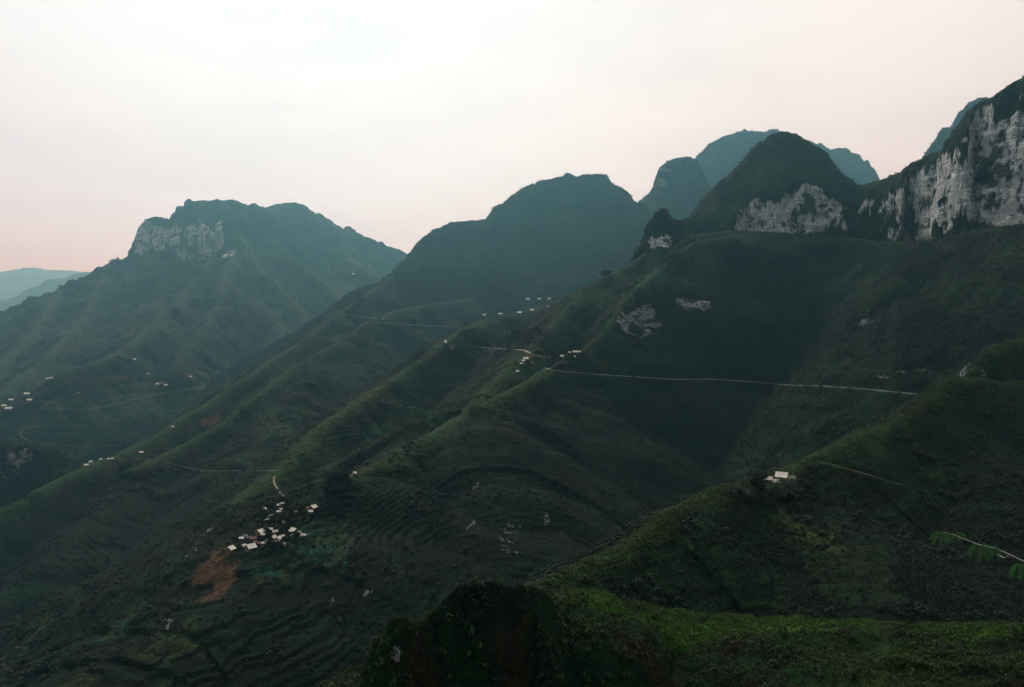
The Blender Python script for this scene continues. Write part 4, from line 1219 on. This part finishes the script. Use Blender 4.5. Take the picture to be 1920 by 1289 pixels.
def spots(grps, n, pw=1.3, extra=None, dmin=0, dmax=1e9):
    m = np.isin(GR, grps) & inview & (Y > dmin) & (Y < dmax) & ((crest < 0.25) | (GR == G_FORE) | (GR == G_CLIFF))
    wgt = np.where(m, area / np.maximum(Y, 50) ** pw, 0)
    wgt = wgt * (1 - np.clip(soilm * 1.2, 0, 1)) * (1 - np.clip(rk * 1.1, 0, 1) * 0.92)
    if extra is not None: wgt = wgt * extra
    c = np.cumsum(wgt, dtype=np.float64)
    k = np.searchsorted(c, rng.random(n) * c[-1])
    k = np.clip(k, 0, X.size - 1)
    if len(hx):
        keep_ = np.ones(n, bool)
        for (a, b, L) in house_xy:
            keep_ &= ~((np.abs(X[k] - a) < L * .8) & (np.abs(Y[k] - b) < L * .8))
        k = k[keep_]
    bad = np.zeros(len(k), bool)
    for q in roadp:
        bad |= (np.abs(X[k] - q[0]) < 3.4) & (np.abs(Y[k] - q[1]) < 3.4)
    k = k[~bad]
    ji = rng.normal(0, 1, (len(k), 2)) * (Y[k] * 0.0006)[:, None]
    return k, np.stack([Xd[k] + ji[:, 0], Yd[k] + ji[:, 1], Z[k] - 0.1 * (Y[k] / 1000)], 1)


CL = [clump(s_, 24, ls=0.27) for s_ in range(5)]
M_SCRUB = leaf_mat('scrub_leaves', (0.0035, 0.010, 0.006), (0.012, 0.034, 0.016), 0.08)
M_SCRUB_B = leaf_mat('hillside_bush_leaves', (0.004, 0.012, 0.005), (0.020, 0.042, 0.013), 0.1)
clus = 0.15 + sstep(vnoise(X / 40, Y / 40, 201) + 0.6 * vnoise(X / 15, Y / 15, 202), -0.1, 0.6) + woodm * 2.0
k, pt = spots([G_SPUR, G_HILL], 46000, 1.0, clus * (0.35 + RISER))
scatter('scrub', 'dark scrub and small bushes on the terraced spurs', pt, (0.8 + 3.6 * rng.random(len(k)) ** 3) * np.clip(Y[k] / 1300, .8, 1.6) * (1 + woodm[k]), CL, M_SCRUB)
k, pt = spots([G_CLIFF, G_PEAK], 40000, 1.0, 0.4 + clus)
scatter('woodland', 'low woodland covering the karst domes and the slope under the cliffs', pt, (2.6 + 6.0 * rng.random(len(k)) ** 2.2) * np.clip(Y[k] / 2000, .7, 1.5), CL, M_SCRUB)
k, pt = spots([G_NEAR], 46000, 1.0, 0.3 + sstep(vnoise(X / 22, Y / 22, 203) + 0.6 * vnoise(X / 7, Y / 7, 204), -0.2, 0.7))
scatter('ridge_scrub', 'tufted grass and scrub on the nearer ridge', pt, 0.5 + 1.5 * rng.random(len(k)) ** 2.2, CL, M_SCRUB_B)


# thickets: bigger bushy clumps in the folds and along field edges
CL3 = [clump(s_ + 20, 60, ls=0.22, flat=1.0) for s_ in range(5)]
M_THICK = leaf_mat('thicket_leaves', (0.0026, 0.010, 0.0048), (0.009, 0.028, 0.010), 0.08)
thm = (sstep(vnoise(X / 55, Y / 55, 221) + 0.7 * vnoise(X / 18, Y / 18, 222), 0.15, 0.7) + 0.8 * RISER + rav * 0.6 + 2.0 * woodm)
k, pt = spots([G_SPUR, G_HILL, G_CLIFF], 5200, 0.9, thm * (1 - CF))
scatter('thicket', 'dark thickets in the folds and along the field edges of the spurs', pt, (2.0 + 4.5 * rng.random(len(k)) ** 3), CL3, M_THICK)
k, pt = spots([G_NEAR], 2200, 0.9, sstep(vnoise(X / 25, Y / 25, 223) + 0.7 * vnoise(X / 8, Y / 8, 224), 0.1, 0.6))
scatter('bushes', 'rounded bushes dotted over the nearer ridge', pt, (1.4 + 2.6 * rng.random(len(k)) ** 2.5), CL3, M_THICK)
k, pt = spots([G_PEAK], 16000, 0.9, 0.3 + sstep(vnoise(X / 60, Y / 60, 225), -.2, .5))
scatter('peak_woodland', 'patchy tree cover on the bluish karst peaks', pt, (4.0 + 9.0 * rng.random(len(k)) ** 2.0), CL, M_THICK)


def tuft(seed, n=6, bend=0.5, wdt=0.06):
    r_ = np.random.default_rng(seed); T = []
    for k in range(n):
        an = r_.random() * 6.283; ln = 0.6 + 0.5 * r_.random(); be = bend * (0.4 + 0.8 * r_.random())
        d_ = np.array([math.cos(an), math.sin(an), 0]); s_ = np.array([-d_[1], d_[0], 0]) * wdt
        b = d_ * 0.06 * r_.random(); m_ = b + d_ * be * 0.35 * ln + np.array([0, 0, 0.6 * ln]); t_ = b + d_ * be * ln + np.array([0, 0, 0.85 * ln])
        T += [b - s_, b + s_, m_ + s_ * .8, b - s_, m_ + s_ * .8, m_ - s_ * .8, m_ - s_ * .8, m_ + s_ * .8, t_]
    return np.array(T, np.float32)


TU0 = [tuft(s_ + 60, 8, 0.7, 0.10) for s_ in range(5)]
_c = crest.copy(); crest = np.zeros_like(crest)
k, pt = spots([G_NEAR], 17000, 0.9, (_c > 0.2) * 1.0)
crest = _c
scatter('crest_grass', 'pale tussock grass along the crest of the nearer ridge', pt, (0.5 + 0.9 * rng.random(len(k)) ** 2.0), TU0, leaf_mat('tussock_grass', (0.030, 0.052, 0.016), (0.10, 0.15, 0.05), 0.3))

# ------------------------------------------------------------------ the hill just below: grass and hanging plants
def tuft(seed, n=6, bend=0.5, wdt=0.06):
    r_ = np.random.default_rng(seed); T = []
    for k in range(n):
        an = r_.random() * 6.283; ln = 0.6 + 0.5 * r_.random(); be = bend * (0.4 + 0.8 * r_.random())
        d_ = np.array([math.cos(an), math.sin(an), 0]); s_ = np.array([-d_[1], d_[0], 0]) * wdt
        b = d_ * 0.06 * r_.random(); m_ = b + d_ * be * 0.35 * ln + np.array([0, 0, 0.6 * ln]); t_ = b + d_ * be * ln + np.array([0, 0, 0.85 * ln])
        T += [b - s_, b + s_, m_ + s_ * .8, b - s_, m_ + s_ * .8, m_ - s_ * .8, m_ - s_ * .8, m_ + s_ * .8, t_]
    return np.array(T, np.float32)


M_GRASS = leaf_mat('meadow_grass', (0.022, 0.062, 0.010), (0.080, 0.18, 0.024), 0.3)
M_DRYG = leaf_mat('dry_stalks', (0.010, 0.013, 0.006), (0.08, 0.09, 0.038), 0.15)
M_HANG = leaf_mat('creeper_leaves', (0.006, 0.012, 0.005), (0.085, 0.11, 0.045), 0.12)
TU = [tuft(s_) for s_ in range(5)]
onfore = (Y > 60) & (Y < 170)
lime = np.clip(grass_litm, 0, 1)
k, pt = spots([G_FORE], 30000, 0.3, onfore * (0.12 + lime) * (NZ.ravel() > 0.75), 60, 170)
scatter('grass', 'short bright green grass on the saddle of the nearest hill', pt, 0.22 + 0.35 * rng.random(len(k)) ** 2, TU, M_GRASS)
k, pt = spots([G_FORE], 16000, 0.3, onfore * (1.2 - lime), 60, 170)
scatter('dry_grass', 'dull dry grass and stalks between the green patches', pt, 0.25 + 0.5 * rng.random(len(k)) ** 2, TU, M_DRYG)
CL2 = [clump(s_ + 40, 26, ls=0.22) for s_ in range(5)]
bush = onfore * (0.15 + sstep(vnoise(X / 5, Y / 5, 211) + .5 * vnoise(X / 2, Y / 2, 212), 0.0, .7)) * (1.15 - lime)
k, pt = spots([G_FORE], 15000, 0.3, bush, 60, 170)
scatter('shrubs', 'low dark shrubs and creepers over the knoll and meadow edge', pt, 0.35 + 0.9 * rng.random(len(k)) ** 2.2, CL2, M_HANG)
# taller crop plants along the rim
rim = onfore * (DI < 2.2) * (X > 6)
k, pt = spots([G_FORE], 2600, 0.3, rim, 60, 170)
scatter('rim_plants', 'ragged line of taller plants along the rim of the meadow', pt, 0.45 + 0.6 * rng.random(len(k)) ** 1.5, TU, leaf_mat('rim_plant_leaves', (0.015, 0.04, 0.010), (0.10, 0.17, 0.045), 0.25))

# ------------------------------------------------------------------ shrub at the roadside reaching one twig into the view
def branch_shrub():
    root = bpy.data.objects.new('roadside_shrub', None); COL.objects.link(root)
    D0 = 3.0
    def Q(px, py, dd=D0): return Vector(P(px, py, dd))
    rootz = float(ground_z([2.9], [1.6])[0])
    base = Vector((2.9, 1.6, rootz))
    root.location = base
    tagged(root, 'pale twig with feathery green leaves reaching in from the right edge', 'shrub')
    mb = simple('pale_twig_bark', (0.40, 0.36, 0.30), 0.6, 0.2, 20.0)
    V = []; Fl = []
    pts = [base + Vector((0, 0, -0.1)), base + Vector((-.05, .25, .5)), Q(2250, 1230, 2.6), Q(2080, 1120, 2.8), Q(1985, 1080), Q(1920, 1053), Q(1893, 1040), Q(1868, 1029), Q(1834, 1021), Q(1808, 1011), Q(1788, 1003), Q(1768, 998)]
    rr = [.016, .012, .009, .005, .0034, .0026, .0024, .0021, .0018, .0015, .0012, .0008]
    for k in range(len(pts) - 1): tube(V, Fl, pts[k] - base, pts[k + 1] - base, rr[k], rr[k + 1], 7)
    # second stems off to the side
    for (e1, e2) in ((Vector((.5, .5, .9)), Vector((.8, .9, 1.3))), (Vector((.3, -.2, .8)), Vector((.5, -.3, 1.4)))):
        tube(V, Fl, Vector((0, 0, -.1)), e1, .012, .008, 7); tube(V, Fl, e1, e2, .008, .003, 7)
    link('stem', mesh_pf('stem', V, Fl, mb, smooth=True), root)
    ml = leaf_mat('feathery_leaf', (0.020, 0.070, 0.020), (0.055, 0.16, 0.045), 0.35)
    r_ = random.Random(3)
    def leaf(at, spread_dir, n, ln, seed):
        """compound leaf: arching ribs from one joint, each with paired narrow leaflets"""
        r2 = random.Random(seed)
        LV = []; LF = []; sh = []
        for k in range(n):
            f = (k + 0.5) / n
            an = math.radians(-100 + 200 * f) + r2.uniform(-.1, .1)
            d0 = Vector((math.sin(an) * 0.85, r2.uniform(-.35, .35), -0.15 - 0.75 * math.cos(an))).normalized()
            l_ = ln * r2.uniform(.75, 1.1) * (0.72 + 0.28 * math.cos(an))
            prev = at.copy(); nseg = 9
            dirv = (d0 + Vector((0, 0, 0.55))).normalized()
            for j in range(nseg):
                dirv = (dirv + Vector((0, 0, -0.16))).normalized()
                cur = prev + dirv * l_ / nseg
                side_ = dirv.cross(Vector((0, 1, 0))).normalized()
                w_ = 0.0008
                b = len(LV); LV += [prev - side_ * w_, prev + side_ * w_, cur + side_ * w_, cur - side_ * w_]; LF.append((b, b + 1, b + 2, b + 3)); sh += [.8] * 4
                for s_ in (-1, 1):
                    ll = ln * 0.12 * math.sin(math.pi * (j + 1.0) / (nseg + 1.5)) + 0.004
                    e = cur + (side_ * s_ * 0.8 + dirv * 0.45 + Vector((0, r2.uniform(-.3, .3), -0.15))) * ll
                    wv = dirv * ll * 0.20
                    m_ = (cur + e) / 2
                    b = len(LV); LV += [cur, m_ + wv, e, m_ - wv]; LF.append((b, b + 1, b + 2, b + 3)); sh += [r2.random() ** 1.5] * 4
                prev = cur
        LV = [v - base for v in LV]
        me = mesh_np('leaf', [tuple(v) for v in LV], LF, ml, {'leaf_shade': ('FLOAT', 'POINT', sh)})
        link('leaf', me, root)
    leaf(Q(1766, 999), 0, 7, 0.058, 1)
    leaf(Q(1838, 1022), 0, 8, 0.066, 2)
    leaf(Q(1860, 1026), 0, 7, 0.056, 3)
    leaf(Q(1914, 1058), 0, 9, 0.075, 4)
    leaf(Q(1800, 1000), 0, 3, 0.04, 5)
    leaf(Q(1975, 1085), 0, 9, 0.08, 6)
    leaf(Q(2060, 1115, 2.8), 0, 9, 0.08, 7)
    # one dry pale leaflet hanging by a thread
    V = []; Fl = []
    a, b = Q(1870, 1042), Q(1884, 1045)
    n_ = 8
    for k in range(n_ + 1):
        f = k / n_; w_ = 0.0028 * math.sin(math.pi * f) + 0.0002
        c = a.lerp(b, f) + Vector((0, 0, 0.002 * math.sin(f * 5)))
        V += [c + Vector((0, .003, w_)) - base, c + Vector((0, -.003, -w_)) - base]
    for k in range(n_): Fl.append((2 * k, 2 * k + 2, 2 * k + 3, 2 * k + 1))
    tube(V, Fl, Q(1884, 1045) - base, Q(1893, 1040) - base, .0006, .0006, 5)
    link('dry_leaf', mesh_pf('dry_leaf', V, Fl, simple('dry_leaf_tissue', (0.42, 0.44, 0.36), 0.6, 0.1, 30.0)), root)


branch_shrub()
#@@OBJ_END

# ------------------------------------------------------------------ haze: one closed box of even air round everything
HZ_D = 6.3e-5
def haze():
    x0, x1, y0, y1, z0, z1 = -24000, 24000, -60, 27500, -1100, 2600
    V = [(x0, y0, z0), (x1, y0, z0), (x1, y1, z0), (x0, y1, z0), (x0, y0, z1), (x1, y0, z1), (x1, y1, z1), (x0, y1, z1)]
    Fh = [(0, 3, 2, 1), (4, 5, 6, 7), (0, 1, 5, 4), (1, 2, 6, 5), (2, 3, 7, 6), (3, 0, 4, 7)]
    m = bpy.data.materials.new('air'); m.use_nodes = True; m.node_tree.nodes.clear()
    t = NT(m.node_tree)
    v = t.n('ShaderNodeVolumePrincipled', i={'Color': (0.30, 0.79, 1.0, 1), 'Absorption Color': (1, 1, 1, 1), 'Density': HZ_D, 'Anisotropy': 0.72})
    t.n('ShaderNodeOutputMaterial', i={'Volume': v.outputs[0]})
    o = link('haze', mesh_pf('haze', V, Fh, m))
    tagged(o, 'thin blue mountain haze filling the valley air', kind='stuff')
haze()
